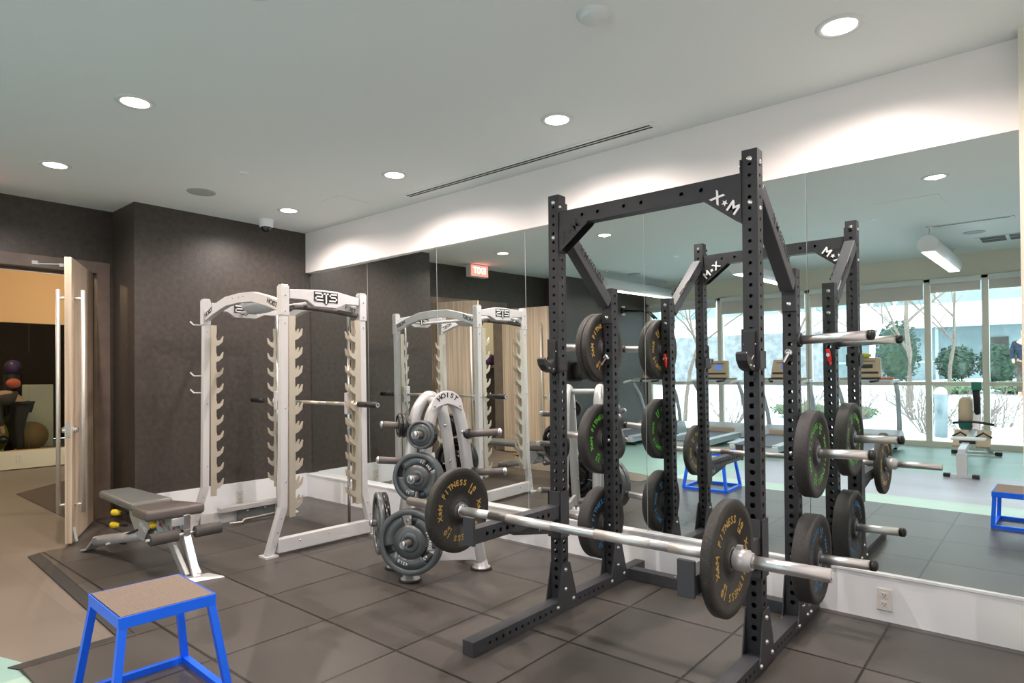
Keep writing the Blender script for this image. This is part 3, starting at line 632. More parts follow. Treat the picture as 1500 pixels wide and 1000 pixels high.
# ================================================================== WHITE SMITH RACK
sm = thing('smith_machine', 'white smith rack with toothed catch plates standing in the dark corner', 'smith machine', (1.28, -1.0, 0))
SX0, SX1, SFY, SBY, SZ = 0.62, 1.925, -1.375, -0.665, 2.02
sec = [(-0.027, -0.029), (0.027, -0.029), (0.027, 0.029), (-0.027, 0.029)]
for x in (SX0, SX1):
    for y, s in ((SFY, -1), (SBY, 1)):
        fx = x - 0.035 if s < 0 else x + 0.01
        m = MB(); m.sweep([(x, y + s*(-0.006), SZ), (x, y + s*0.012, 0.36), (fx, y + s*0.105, 0.012)], sec, (0, s, 0)); p_ = m.build('upright', 'white_powdercoat', sm, 0.006)
        m = MB(); m.box(fx - 0.055, fx + 0.055, y + s*0.105 - 0.05, y + s*0.105 + 0.05, 0, 0.014); m.build('foot_plate', 'white_powdercoat', p_)
        m = MB(); m.box(x - 0.031, x + 0.031, y - 0.034, y + 0.034, 1.80, SZ); m.build('corner_sleeve', 'white_powdercoat', p_, 0.004)
        m = MB(); m.box(x - 0.027, x + 0.027, y - 0.029, y + 0.029, SZ, SZ + 0.012); m.build('post_cap', 'silver_paint', p_, 0.004)
        for z in (1.95, 1.83, 1.74, 1.1, 0.55): bolt(p_, (x + (0.032 if z > 1.8 else 0.028), y, z), (1, 0, 0), 0.007)
        for z in (0.28, 0.18, 0.08): bolt(p_, (x + 0.028 + (fx - x)*(0.36 - z)/0.36, y + s*(0.012 + 0.09*(0.36 - z)/0.36), z), (1, 0, 0), 0.007, name='bolt')
        # toothed catch plate facing into the rack
        pts = [(0.0, 1.80), (0.055, 1.80), (0.055, 1.74)]
        for i in range(10):
            z = 1.70 - i*0.142
            pts += [(0.05, z), (0.058, z - 0.035), (0.085, z - 0.030), (0.108, z + 0.008), (0.116, z + 0.004), (0.108, z - 0.045), (0.075, z - 0.075), (0.05, z - 0.085)]
        pts += [(0.05, 0.28), (0.0, 0.28)]
        for xx in ((x - 0.030), (x + 0.022)):
            if xx < x and x == SX0: continue
            if xx > x and x == SX1 and s > 0 and False: continue
            m = MB(); m.prism([(-s*a, b) for a, b in pts], 0.008, frame((xx, y - s*0.03, 0), (0, 1, 0), (0, 0, 1))); m.build('catch_plate', 'zinc_plate', p_)
    # side base rail, upper side beam with badge
    m = MB(); m.bar((x - 0.015, SFY - 0.05, 0.075), (x + 0.005, SBY + 0.06, 0.075), 0.06, 0.105); rl = m.build('side_rail', 'white_powdercoat', sm, 0.005)
    for y in (-1.25, -1.0, -0.85, -0.72): bolt(rl, (x + 0.02, y, 0.09), (1, 0, 0), 0.008)
    y0, y1 = SFY + 0.04, SBY - 0.04; ym = (y0 + y1)/2
    beam = [(y0, 2.0), (ym - 0.05, 2.02), (ym + 0.10, 2.02), (y1, 1.985), (y1, 1.925), (ym + 0.19, 1.925), (ym + 0.10, 1.885), (ym - 0.10, 1.885), (ym - 0.17, 1.93), (y0, 1.93)]
    m = MB(); m.prism(beam, 0.05, frame((x - 0.025, 0, 0), (0, 1, 0), (0, 0, 1))); bm_ = m.build('side_beam', 'white_powdercoat', sm, 0.004)
    for sx in (1, -1):
        T = frame((x + sx*0.0255, ym, 1.960), (0, sx, 0), (0, 0, 1)) @ Matrix.Scale(0.86, 4)
        m = MB(); m.prism([(-0.125, 0.052), (0.125, 0.052), (0.125, -0.040), (0.03, -0.040), (0.0, -0.068), (-0.03, -0.040), (-0.125, -0.040)], 0.003, T); bd = m.build('badge', 'black_print', bm_)
        m = MB(); T2 = T @ Matrix.Translation((0, 0, 0.0035)); w = 0.013
        def seg(*r): m.box(r[0], r[1], r[2], r[3], 0, 0.0015, T2)
        seg(-0.115, -0.035, 0.030, 0.043); seg(-0.048, -0.035, 0.006, 0.043); seg(-0.115, -0.035, 0.000, 0.013); seg(-0.115, -0.102, -0.028, 0.013); seg(-0.115, -0.03, -0.031, -0.018)     # 2
        seg(-0.026, 0.026, 0.030, 0.043); seg(-0.007, 0.007, -0.055, 0.043)                                                                                                             # T
        seg(0.035, 0.115, 0.030, 0.043); seg(0.035, 0.048, 0.0, 0.043); seg(0.035, 0.115, 0.000, 0.013); seg(0.102, 0.115, -0.031, 0.013); seg(0.03, 0.115, -0.031, -0.018)                # S
        m.build('badge_letters', 'white_print', bd)
# front and rear arches
for y, s in ((SFY, -1), (SBY, 1)):
    m = MB(); xs = [(SX0 + 0.03, 1.875), (SX0 + 0.20, 1.925), (SX0 + 0.42, 1.975), ((SX0 + SX1)/2, 1.985), (SX1 - 0.42, 1.975), (SX1 - 0.20, 1.925), (SX1 - 0.03, 1.875)]
    m.sweep([(x, y, z) for x, z in xs], [(-0.025, -0.04), (0.025, -0.04), (0.025, 0.04), (-0.025, 0.04)]); ar = m.build('arch', 'white_powdercoat', sm, 0.005)
    m = MB()
    for sy in (-1, 1):
        for xx, rz in ((SX0 + 0.115, 20), (SX1 - 0.115, -20)):
            m.text('HOIST', 0.055, frame((xx, y + sy*0.026, 1.902), (-sy, 0, 0), (0, 0, 1)) @ Matrix.Rotation(R(rz)*(-sy), 4, 'Z'), 0.001)
    m.build('arch_lettering', 'black_print', ar)
    for xx in (1.18, 1.28, 1.36): bolt(ar, (xx, y - 0.026, 1.99), (0, -1, 0), 0.006)
m = MB(); m.lathe([(0.0, 0.0), (0.26, 0.0), (0.25, -0.03), (0.16, -0.075), (0.0, -0.09)], Matrix.Translation((1.28, -1.22, 1.955)) @ Matrix.Diagonal((1, 0.35, 1, 1)), 32); m.build('chin_shield', 'white_powdercoat', sm)
m = MB(); m.tube([(1.93, -1.33, 1.85), (1.80, -1.22, 1.885), (1.70, -1.12, 1.90), (1.70, -0.98, 1.90), (1.80, -0.86, 1.88), (1.93, -0.71, 1.84)], 0.021); m.build('pull_up_grip', 'foam_grip', sm)
m = MB(); m.tube([(0.65, -1.05, 1.93), (1.88, -1.05, 1.93)], 0.017); m.build('cross_tube', 'white_powdercoat', sm)
# guide rods, bar
for x in (SX0 + 0.075, SX1 - 0.085):
    m = MB(); m.cyl((x, -0.735, 0.10), (x, -0.735, 1.93), 0.0125, 16); m.build('guide_rod', 'chrome', sm)
sb = MB(); sb.cyl((0.30, -0.735, 1.105), (2.15, -0.735, 1.105), 0.0145, 16); bar = sb.build('smith_bar', 'steel', sm)
for a, b in ((0.215, 0.44), (1.985, 2.23)):
    m = MB(); m.cyl((a, -0.735, 1.105), (b, -0.735, 1.105), 0.024, 20); m.build('bar_sleeve', 'black_plastic', bar)
    m = MB(); m.lathe([(0.008, 0), (0.020, 0)], Matrix.Translation((b + 0.001 if b > 1 else a - 0.001, -0.735, 1.105)) @ Matrix.Rotation(math.pi/2, 4, 'Y'), 18); m.build('sleeve_cap', 'steel', bar)
for x in (SX0 + 0.075, SX1 - 0.085):
    m = MB(); m.box(x - 0.022, x + 0.022, -0.765, -0.705, 1.02, 1.20); m.build('carriage', 'white_powdercoat', bar, 0.006)
    m = MB(); m.lathe([(0.016, -0.012), (0.034, -0.012), (0.034, 0.012), (0.016, 0.012)], Matrix.Translation((x + (0.075 if x > 1 else -0.03), -0.735, 1.105)) @ Matrix.Rotation(math.pi/2, 4, 'Y'), 20); m.build('bar_flange', 'zinc_plate', bar)
for a, b in ((0.80, 1.0), (1.12, 1.40), (1.52, 1.76)):
    m = MB(); m.cyl((a, -0.735, 1.105), (b, -0.735, 1.105), 0.0152, 16); m.build('knurled_grip', 'zinc_plate', bar)
# storage pegs and step panel of the far side
for z, y in ((1.80, SFY - 0.05), (1.35, SFY - 0.05), (1.20, SFY - 0.05)):
    m = MB(); m.tube([(SX0 - 0.02, y + 0.02, z), (SX0 - 0.05, y - 0.03, z), (SX0 - 0.075, y - 0.05, z + 0.03)], 0.007, 8); m.build('peg', 'white_powdercoat', sm)
m = MB(); m.box(SX0 + 0.04, SX0 + 0.10, -1.30, -0.72, 0.13, 0.175); m.build('upper_rail', 'silver_paint', sm, 0.004)
m = MB(); m.box(SX0 + 0.055, SX0 + 0.07, -1.12, -0.76, 0.02, 0.13); pl = m.build('step_panel', 'iron_grey', sm)
for y in (-1.03, -0.86):
    for z in (0.04, 0.11): bolt(pl, (SX0 + 0.07, y, z), (1, 0, 0), 0.011)
m = MB(); m.tube([(SX0 + 0.13, -1.23, 0.035), (SX0 + 0.14, -1.12, 0.028), (SX0 + 0.10, -1.08, 0.04), (SX0 + 0.10, -0.72, 0.05)], 0.009, 10); m.build('foot_bar', 'zinc_plate', sm)

# ================================================================== PLATE TREE
TM = Matrix(((-0.371, 0.928, 0, 3.206), (-0.928, -0.371, 0, -0.93), (0, 0, 1, 0), (0, 0, 0, 1)))     # local x = towards the camera side, y = near arch outward
def TP(x, y, z): return TM @ Vector((x, y, z))
tree = thing('plate_tree', 'silver A-frame plate tree between the white rack and the black rack', 'weight tree', (3.07, -0.88, 0))
FL = [(0.25, 0.04), (0.225, 0.14), (0.20, 0.28), (0.165, 0.55), (0.14, 0.80), (0.115, 1.0), (0.075, 1.12), (0.0, 1.19)]
RL = [(-0.264, 0.03), (-0.22, 0.30), (-0.165, 0.70), (-0.13, 0.95), (-0.085, 1.12), (0.0, 1.19)]
def smooth_path(P, n=6):
    P = [Vector(q) for q in P]; out = []
    for i in range(len(P) - 1):
        a, b, c, d = P[max(0, i-1)], P[i], P[i+1], P[min(len(P)-1, i+2)]
        for k in range(n):
            t = k/n; out.append(0.5*((2*b) + (c - a)*t + (2*a - 5*b + 4*c - d)*t*t + (3*b - a - 3*c + d)*t*t*t))
    return out + [P[-1]]
def leg_s(L, z):
    for (a, za), (b, zb) in zip(L, L[1:]):
        if za <= z <= zb: return a + (b - a)*(z - za)/(zb - za)
for y in (0.0, -0.30):
    k = 0.041
    m = MB(); m.M = TM; m.tube(smooth_path([(s, y, z) for s, z in FL] + [(s, y, z) for s, z in RL[::-1][1:]]), k, 16); ar = m.build('arch_tube', 'silver_paint', tree)
    for s in (0.25, -0.264):
        m = MB(); m.M = TM; m.lathe([(0.0, 0.0), (0.068, 0.0), (0.068, 0.012), (0.05, 0.02), (0.04, 0.06), (0.0, 0.06)], Matrix.Translation((s, y, 0)), 24); m.build('foot', 'silver_paint', ar)
        m = MB(); m.M = TM; m.lathe([(0.0, 0.0005), (0.075, 0.0005), (0.075, 0.010), (0.068, 0.014), (0.0, 0.012)], Matrix.Translation((s, y, 0)), 24); m.build('foot_pad', 'black_rubber', ar)
    m = MB(); m.M = TM; m.prism([(0.22, 0.05), (0.05, 0.10), (-0.20, 0.07), (-0.235, 0.05), (-0.225, 0.17), (-0.05, 0.15), (0.05, 0.16), (0.21, 0.17)][::-1], 0.03, frame((0, y - 0.015, 0), (1, 0, 0), (0, 0, 1)) if False else Matrix.Translation((0, y + 0.015, 0)) @ Matrix.Rotation(math.pi/2, 4, 'X')); m.build('base_brace', 'white_powdercoat', tree, 0.004)
for s, z in ((0.23, 0.10), (-0.245, 0.10), (0.0, 1.16)):
    m = MB(); m.M = TM; m.cyl((s, 0.0, z), (s, -0.30, z), 0.026, 14); m.build('cross_tube', 'silver_paint', tree)
m = MB(); m.M = TM
semi = [(0.112*math.cos(R(a)), 1.125 + 0.112*math.sin(R(a))) for a in range(-12, 193, 12)] + [(-0.05, 1.135), (0.0, 1.15), (0.05, 1.135)]
m.prism(semi, 0.012, Matrix.Translation((0, 0.052, 0)) @ Matrix.Rotation(math.pi/2, 4, 'X')); hubp = m.build('top_badge', 'white_powdercoat', tree, 0.004)
m = MB(); m.M = TM; ring_text(m, frame((0, 0.0525, 1.125), (-1, 0, 0), (0, 0, 1)), [('HOIST', 90)], 0.045, 0.082); m.build('badge_lettering', 'black_print', hubp)
for s in (-0.09, 0.09): bolt(hubp, TP(s, 0.053, 1.135), TM.to_3x3() @ Vector((0, 1, 0)), 0.008)

def grip_plate(M, rad, w, label, group, txt=None, mt='iron_grey', spin=0.0, holes=True):
    """iron plate, axis = local z of M, face towards +z"""
    t = thing('weight_plate', label, 'weight plate', M.translation, group); h = w/2; r0 = 0.0265
    m = MB(); m.lathe([(rad*0.83, -h), (rad - 0.004, -h), (rad, -h + 0.004), (rad, h - 0.004), (rad - 0.004, h), (rad*0.85, h), (rad*0.83, h*0.7), (rad*0.83, -h)], M, 48); m.build('rim', mt, t)
    m = MB(); hb = max(0.045, rad*0.27); m.lathe([(r0, -h*0.95), (hb, -h*0.95), (hb + 0.008, -h*0.5), (hb + 0.008, h*0.5), (hb, h*0.95), (hb - 0.012, h), (r0, h), (r0, -h*0.95)], M, 32); m.build('hub', mt, t)
    q = h*0.45
    m = MB()
    if holes:
        m.lathe([(hb, -q), (rad*0.52, -q), (rad*0.52, q), (hb, q)], M, 40)
        for k in range(3):
            a = R(spin + 90 + 120*k); o = R(19)
            m.lathe([(rad*0.51, -q), (rad*0.84, -q), (rad*0.84, q), (rad*0.51, q), (rad*0.51, -q)], M, 16, a + o, a + 2*math.pi/3 - o)
            for e in (a + o, a + 2*math.pi/3 - o): 
                pts = [(rr*math.cos(e), rr*math.sin(e), z) for rr, z in ((rad*0.51, -q), (rad*0.84, -q), (rad*0.84, q), (rad*0.51, q))]; m.add(pts, [(0,1,2,3)], False, M)
    else: m.lathe([(hb, -q), (rad*0.84, -q), (rad*0.84, q), (hb, q)], M, 40)
    m.build('web', mt, t)
    if txt:
        m = MB(); ring_text(m, M @ Matrix.Translation((0, 0, q + 0.0008)), txt, rad*0.13, rad*0.66); m.build('lettering', 'white_print', t)
    return t
def horn(y, side, z, dw, L, plates, grp, q=0.048):
    """side 1 = camera side of the tree, -1 = mirror side; plates = [(rad, w, label, txt, mt, spin, holes)] from the leg outward"""
    s0 = leg_s(FL if side > 0 else RL, z); d = (TM.to_3x3().inverted() @ Vector((dw[0], dw[1], 0.09))).normalized()
    p0 = Vector((s0, y, z)) + d*0.01
    m = MB(); m.M = TM; m.cyl(p0, p0 + d*L, 0.0245, 18); hn = m.build('plate_horn', 'lit_seat_horn_brown', tree)
    m = MB(); m.M = TM; m.cyl(p0 + d*(L - 0.004), p0 + d*L, 0.026, 18); m.sphere(p0 + d*L, 0.0235, 8, (0.5, 1, 1)); m.build('horn_tip', 'steel', hn)
    m = MB(); m.M = TM; m.cyl(p0, p0 + d*0.045, 0.036, 18); m.build('horn_collar', 'black_plastic', hn)
    bolt(hn, TP(s0 - side*0.02, y + 0.036, z + 0.02), TM.to_3x3() @ Vector((0, 1, 0)), 0.014)
    for (rad, w, lab, txt, mt, spin, ho) in plates:
        c = p0 + d*(q + w/2); q += w + 0.002
        X = TM.to_3x3() @ d; Wd = TM @ c
        M = frame(Wd, Vector((0, 0, 1)).cross(X), (0, 0, 1))
        grip_plate(M, rad, w, lab, grp, txt, mt, spin, ho)
T45 = [('20.4KG', 10), ('45LB', 250), ('45', 320)]; T25 = [('25', 235), ('11.3KG', 55)]
G = 'iron plates on the plate tree'
horn(0.0, 1, 0.262, (0.454, -0.891), 0.215, [(0.212, 0.040, 'large grey iron plate at the bottom front of the plate tree, the inner one', None, 'iron_grey', 20, True), (0.212, 0.036, 'large grey iron plate with three grip holes at the bottom front of the plate tree', T45, 'iron_grey', 0, True)], G)
horn(0.0, 1, 0.668, (0.454, -0.891), 0.215, [(0.165, 0.036, 'medium grey iron plate on the middle front horn, the inner one', None, 'iron_grey', 40, True), (0.165, 0.034, 'medium grey iron plate with three grip holes, middle front of the plate tree', T25, 'iron_grey', 70, True)], G)
horn(0.0, 1, 0.945, (0.454, -0.891), 0.215, [(0.092, 0.028, 'small iron plate at the top front of the plate tree, innermost of three', None, 'gloss_black', 0, False), (0.092, 0.026, 'small iron plate at the top front of the plate tree, middle of three', None, 'gloss_black', 0, False), (0.092, 0.026, 'small grey iron plate at the top front of the plate tree, outermost of three', None, 'iron_grey', 0, False)], G)
horn(-0.30, 1, 0.305, (-0.5, -0.866), 0.215, [(0.212, 0.036, 'large dark plate behind the bottom front plates, inner one, near the white rack', None, 'gloss_black', 0, True), (0.212, 0.036, 'large dark plate behind the bottom front plates, outer one, near the white rack', None, 'iron_grey', 30, True)], G, 0.105)
horn(-0.30, 1, 0.735, (-0.5, -0.866), 0.215, [], G)
horn(-0.30, 1, 0.98, (-0.5, -0.866), 0.215, [(0.085, 0.028, 'small black plate at the top of the tree on the white rack side, inner one', None, 'gloss_black', 0, False), (0.085, 0.026, 'small black plate at the top of the tree on the white rack side, outer one', None, 'gloss_black', 0, False)], G)
horn(0.0, -1, 0.935, (0.956, 0.29), 0.27, [], G)
horn(0.0, -1, 0.67, (0.956, 0.29), 0.27, [], G)
horn(-0.30, -1, 0.70, (-0.3, 0.95), 0.27, [(0.165, 0.036, 'medium glossy black plate on the mirror side of the tree, inner one', T25, 'gloss_black', 0, True), (0.165, 0.034, 'medium glossy black plate on the mirror side of the tree, outer one', T25, 'gloss_black', 30, True)], G)
horn(-0.30, -1, 0.96, (-0.3, 0.95), 0.25, [(0.085, 0.028, 'small black plate at the top of the tree on its mirror side, inner one', None, 'gloss_black', 0, False), (0.085, 0.026, 'small black plate at the top of the tree on its mirror side, outer one', None, 'gloss_black', 0, False)], G)
horn(-0.30, -1, 0.30, (-0.3, 0.95), 0.25, [], G)

# ================================================================== ADJUSTABLE BENCH
bn = thing('weight_bench', 'grey padded adjustable weight bench with yellow pull knobs by the open door', 'bench', (1.3, -2.1, 0))
def pad(x0, x1, ya0, ya1, yb0, yb1, z0, z1, th, name, m_):
    m = MB(); m.add([(x0,ya0,z0-th),(x1,yb0,z1-th),(x1,yb1,z1-th),(x0,ya1,z0-th),(x0,ya0,z0),(x1,yb0,z1),(x1,yb1,z1),(x0,ya1,z0)], [(0,3,2,1),(4,5,6,7),(0,1,5,4),(1,2,6,5),(2,3,7,6),(3,0,4,7)])
    o = m.build(name, m_, bn); b = o.modifiers.new('round', 'BEVEL'); b.width = 0.026; b.segments = 4; o.data.polygons.foreach_set('use_smooth', [True]*len(o.data.polygons)); return o
pad(0.60, 1.385, -2.20, -1.97, -2.235, -1.945, 0.452, 0.455, 0.062, 'back_pad', 'grey_vinyl')
pad(1.40, 1.80, -2.235, -1.945, -2.285, -1.895, 0.440, 0.462, 0.075, 'seat_pad', 'lit_seat_horn_brown')  # same grey vinyl as the back pad; brown tint of the light painted in
m = MB(); m.tube([(0.74, -2.245, 0.085), (1.05, -2.19, 0.15), (1.55, -2.09, 0.25)], 0.042, 14); m.build('base_tube', 'silver_paint', bn)
m = MB(); m.sweep([(0.60, -2.285, 0.008), (0.66, -2.268, 0.02), (0.74, -2.245, 0.095), (0.77, -2.24, 0.13)], [(-0.045, -0.007), (0.045, -0.007), (0.045, 0.007), (-0.045, 0.007)]); m.build('rear_foot', 'silver_paint', bn, 0.004)
for dy, x0, x1 in ((-0.03, 1.60, 1.93), (0.03, 1.66, 1.97)):
    m = MB(); m.bar((x0, -2.09 + dy, 0.38), (x1, -2.05 + dy, 0.012), 0.03, 0.07, (1, 0, 0)); m.build('front_leg', 'silver_paint', bn, 0.005)
m = MB(); m.sweep([(1.78, -2.04, 0.36), (1.86, -2.04, 0.22), (1.99, -2.04, 0.012)], [(-0.025, -0.012), (0.025, -0.012), (0.025, 0.012), (-0.025, 0.012)]); m.build('front_leg', 'silver_paint', bn, 0.004)
m = MB(); m.add([(1.90,-2.17,0),(2.03,-2.13,0),(2.10,-1.90,0),(1.98,-1.95,0),(1.92,-2.16,0.022),(2.01,-2.12,0.03),(2.09,-1.905,0.010),(1.98,-1.96,0.022)], [(0,3,2,1),(4,5,6,7),(0,1,5,4),(1,2,6,5),(2,3,7,6),(3,0,4,7)]); m.build('front_foot', 'silver_paint', bn, 0.004)
m = MB(); m.prism([(1.18, 0.40), (1.50, 0.40), (1.56, 0.30), (1.46, 0.19), (1.34, 0.20), (1.20, 0.33)], 0.012, frame((0, -2.165, 0), (1, 0, 0), (0, 0, 1))); m.prism([(1.18, 0.40), (1.50, 0.40), (1.56, 0.30), (1.46, 0.19), (1.34, 0.20), (1.20, 0.33)], 0.012, frame((0, -2.035, 0), (1, 0, 0), (0, 0, 1))); br = m.build('pivot_bracket', 'silver_paint', bn, 0.003)
m = MB(); m.text('HOIST', 0.05, frame((1.46, -2.178, 0.285), (1, 0, -0.35), (0.35, 0, 1)), 0.001); m.build('lettering', 'white_print', br)
m = MB(); m.prism([(1.36, 0.34), (1.54, 0.30), (1.58, 0.22), (1.50, 0.20), (1.36, 0.27)], 0.004, frame((0, -2.171, 0), (1, 0, 0), (0, 0, 1))); m.build('badge', 'black_plastic', br)
m = MB(); m.box(1.52, 1.80, -2.12, -2.05, 0.33, 0.385); m.build('seat_beam', 'silver_paint', bn, 0.004)
m = MB(); m.box(1.58, 1.70, -2.125, -2.121, 0.30, 0.37); m.bar((1.53, -2.13, 0.39), (1.70, -2.13, 0.24), 0.012, 0.08); m.build('side_plate', 'treadmill_grey', bn)
m = MB(); m.box(1.625, 1.665, -2.138, -2.136, 0.315, 0.335); m.build('warning_label', 'red_plastic', bn)
m = MB(); m.bar((0.98, -2.21, 0.13), (1.40, -2.165, 0.27), 0.016, 0.016); m.bar((0.98, -2.215, 0.115), (1.15, -2.19, 0.125), 0.012, 0.012); m.build('ladder_link', 'black_powdercoat', bn)
m = MB(); m.cyl((0.97, -2.26, 0.10), (0.99, -2.13, 0.14), 0.012, 10); m.build('link_pin', 'silver_paint', bn)
for x, y, z, dx in ((1.06, -2.215, 0.345, -1), (1.035, -2.215, 0.25, -1), (1.70, -2.20, 0.35, 1)):
    m = MB(); e = Vector((dx*0.9, -0.45, 0)).normalized(); p0 = Vector((x, y, z)); m.tube([p0 - e*0.04, p0 - e*0.02, p0 + e*0.01, p0 + e*0.035, p0 + e*0.05], [0.010, 0.018, 0.024, 0.022, 0.008], 14); k_ = m.build('pull_knob', 'yellow_plastic', bn)
    m = MB(); m.cyl(p0 - e*0.10, p0 - e*0.035, 0.009, 10); m.build('plunger', 'black_plastic', k_)
m = MB(); m.cyl((1.84, -2.30, 0.28), (1.84, -1.80, 0.28), 0.011, 12); ax_ = m.build('roller_axle', 'steel', bn)
for a, b in ((-2.275, -2.10), (-1.99, -1.81)):
    m = MB(); m.tube([(1.84, a, 0.28), (1.84, a + 0.004, 0.28), (1.84, b - 0.004, 0.28), (1.84, b, 0.28)], [0.034, 0.040, 0.040, 0.034], 20); m.build('foam_roller', 'foam_grip', ax_)
m = MB(); m.bar((1.835, -2.045, 0.29), (1.835, -2.045, 0.41), 0.045, 0.045, (0, 1, 0)); m.bar((1.66, -2.045, 0.30), (1.86, -2.045, 0.29), 0.045, 0.04); m.build('roller_post', 'chrome', bn, 0.004)

# ================================================================== BLUE STEP BOXES
def step_box(cx, cy, sx, sy, h, spl, rz, label):
    t = thing('plyometric_box', label, 'step box', (cx, cy, 0), 'blue steel step boxes')
    T = Matrix.Translation((cx, cy, 0)) @ Matrix.Rotation(rz, 4, 'Z'); a, b = sx/2, sy/2; w = 0.028
    m = MB(); m.M = T
    for q in (-1, 1): m.box(-a, a, q*b - 0.003, q*b + 0.003, h - 0.045, h); m.box(q*a - 0.003, q*a + 0.003, -b, b, h - 0.045, h)
    m.box(-a, a, -b, b, h - 0.02, h - 0.006); m.build('top_frame', 'blue_paint', t, 0.002)
    m = MB(); m.M = T; m.box(-a + 0.006, a - 0.006, -b + 0.006, b - 0.006, h - 0.006, h + 0.001); m.build('rubber_top', 'step_rubber', t)
    for p in (-1, 1):
        for q in (-1, 1):
            m = MB(); m.M = T; m.bar((p*(a - 0.016), q*(b - 0.016), h - 0.02), (p*(a + spl - 0.016), q*(b + spl - 0.016), 0.012), w, w, (0, q, 0)); m.build('leg', 'blue_paint', t)
    A, B = a + spl - 0.016, b + spl - 0.016
    for (x0, y0, x1, y1) in ((-A, -B, A, -B), (-A, B, A, B), (-A, -B, -A, B), (A, -B, A, B)):
        m = MB(); m.M = T; m.bar((x0, y0, 0.014), (x1, y1, 0.014), w, w); m.build('base_bar', 'blue_paint', t)
    return t
step_box(3.41, -2.826, 0.40, 0.355, 0.43, 0.055, R(-2), 'tall blue step box with brown rubber top in the left foreground')
step_box(6.12, -2.74, 0.40, 0.40, 0.30, 0.012, R(2), 'low blue step box seen only at the right edge of the mirror')

# ================================================================== CARDIO MACHINES BY THE WINDOW
def treadmill(cx, label, lime):
    t = thing('treadmill', label, 'treadmill', (cx, -6.5, 0), 'treadmills facing the window')
    m = MB(); m.box(cx - 0.36, cx + 0.36, -7.0, -5.35, 0.06, 0.15); m.build('deck', 'treadmill_grey', t, 0.015)
    m = MB(); m.box(cx - 0.27, cx + 0.27, -7.0, -5.33, 0.14, 0.158); m.build('running_belt', 'belt', t)
    for s in (-1, 1):
        m = MB(); m.box(cx + s*0.33 - 0.06, cx + s*0.33 + 0.06, -6.95, -5.36, 0.15, 0.168); m.build('side_step', 'treadmill_grey', t, 0.006)
        m = MB(); m.cyl((cx + s*0.3, -5.5, 0.0), (cx + s*0.3, -5.5, 0.06), 0.03, 12); m.cyl((cx + s*0.3, -7.1, 0.0), (cx + s*0.3, -7.1, 0.06), 0.03, 12); m.build('foot', 'black_plastic', t)
        m = MB(); m.tube([(cx + s*0.36, -7.12, 0.22), (cx + s*0.37, -7.06, 0.48), (cx + s*0.385, -6.92, 0.78), (cx + s*0.40, -6.70, 1.02)], [0.036, 0.034, 0.032, 0.030], 12); m.build('upright', 'treadmill_grey', t)
        m = MB(); m.tube([(cx + s*0.40, -6.74, 1.04), (cx + s*0.41, -6.60, 1.055), (cx + s*0.40, -6.36, 1.03)], 0.022, 10); m.build('handrail', 'vent_white', t)
        m = MB(); m.tube([(cx + s*0.20, -6.66, 1.06), (cx + s*0.13, -6.52, 1.05), (cx + s*0.10, -6.50, 1.05)], 0.018, 10); m.build('pulse_grip', 'black_plastic', t)
    m = MB(); pr = [(-7.30, 0.06), (-7.30, 0.16), (-7.22, 0.27), (-7.05, 0.30), (-6.85, 0.24), (-6.80, 0.16), (-6.80, 0.06)]
    m.prism(pr, 0.80, frame((cx - 0.40, 0, 0), (0, 1, 0), (0, 0, 1))); m.build('motor_hood', 'treadmill_grey', t, 0.02)
    m = MB(); m.box(cx - 0.27, cx + 0.27, -6.83, -6.795, 0.165, 0.235); m.build('hood_panel', 'console_tan', t, 0.01)
    m = MB(); m.box(cx - 0.42, cx + 0.42, -6.86, -6.62, 1.03, 1.075); m.build('console_tray', 'treadmill_grey', t, 0.015)
    for s, c in ((-1, 'console_tan'), (1, 'orange_plastic' if lime else 'console_tan')):
        m = MB(); m.lathe([(0.0, 0.0), (0.085, 0.0), (0.10, 0.03), (0.09, 0.03), (0.075, 0.01), (0.0, 0.01)], Matrix.Translation((cx + s*0.27, -6.73, 1.072)), 20); m.build('cup_holder', c, t)
    m = MB(); m.add([(cx-0.20,-6.70,1.10),(cx+0.20,-6.70,1.10),(cx+0.20,-6.84,1.10),(cx-0.20,-6.84,1.10),(cx-0.18,-6.80,1.40),(cx+0.18,-6.80,1.40),(cx+0.18,-6.88,1.40),(cx-0.18,-6.88,1.40)], [(0,1,2,3),(7,6,5,4),(0,4,5,1),(1,5,6,2),(2,6,7,3),(3,7,4,0)]); c = m.build('console', 'console_tan', t, 0.02)
    T = frame((cx, -6.757, 1.27), (-1, 0, 0), (0, -0.31, 0.95))
    m = MB(); m.M = T
    if lime: m.box(-0.09, 0.09, -0.03, 0.03, 0.004, 0.008)
    else: m.box(-0.09, 0.03, -0.03, 0.06, 0.004, 0.008)
    m.build('display', 'black_plastic' if lime else 'lcd', c)
    m = MB(); m.M = T; m.box(-0.17, 0.17, -0.115, -0.085, 0.004, 0.007); m.box(-0.12, 0.12, 0.075, 0.085, 0.003, 0.006); m.build('button_strip', 'black_plastic', c)
    m = MB(); m.box(cx - 0.24, cx + 0.24, -6.80, -6.66, 1.06, 1.10); m.build('console_base', 'black_plastic', t, 0.01)
treadmill(0.55, 'treadmill nearest the dark left wall, its console behind a rack plate', False)
treadmill(1.80, 'treadmill with a lit blue screen, seen between the black rack posts', False)
treadmill(2.93, 'treadmill whose console hides behind the right rack posts', False)
treadmill(4.13, 'treadmill next to the rowing machine, with tan console and lime ball', True)
m = MB(); m.sphere((4.10, -6.82, 1.435), 0.075, 12, (1.2, 1, 0.55)); tag(m.build('gel_ball', 'lime_plastic'), 'lime green ball resting on top of the treadmill console', 'ball')

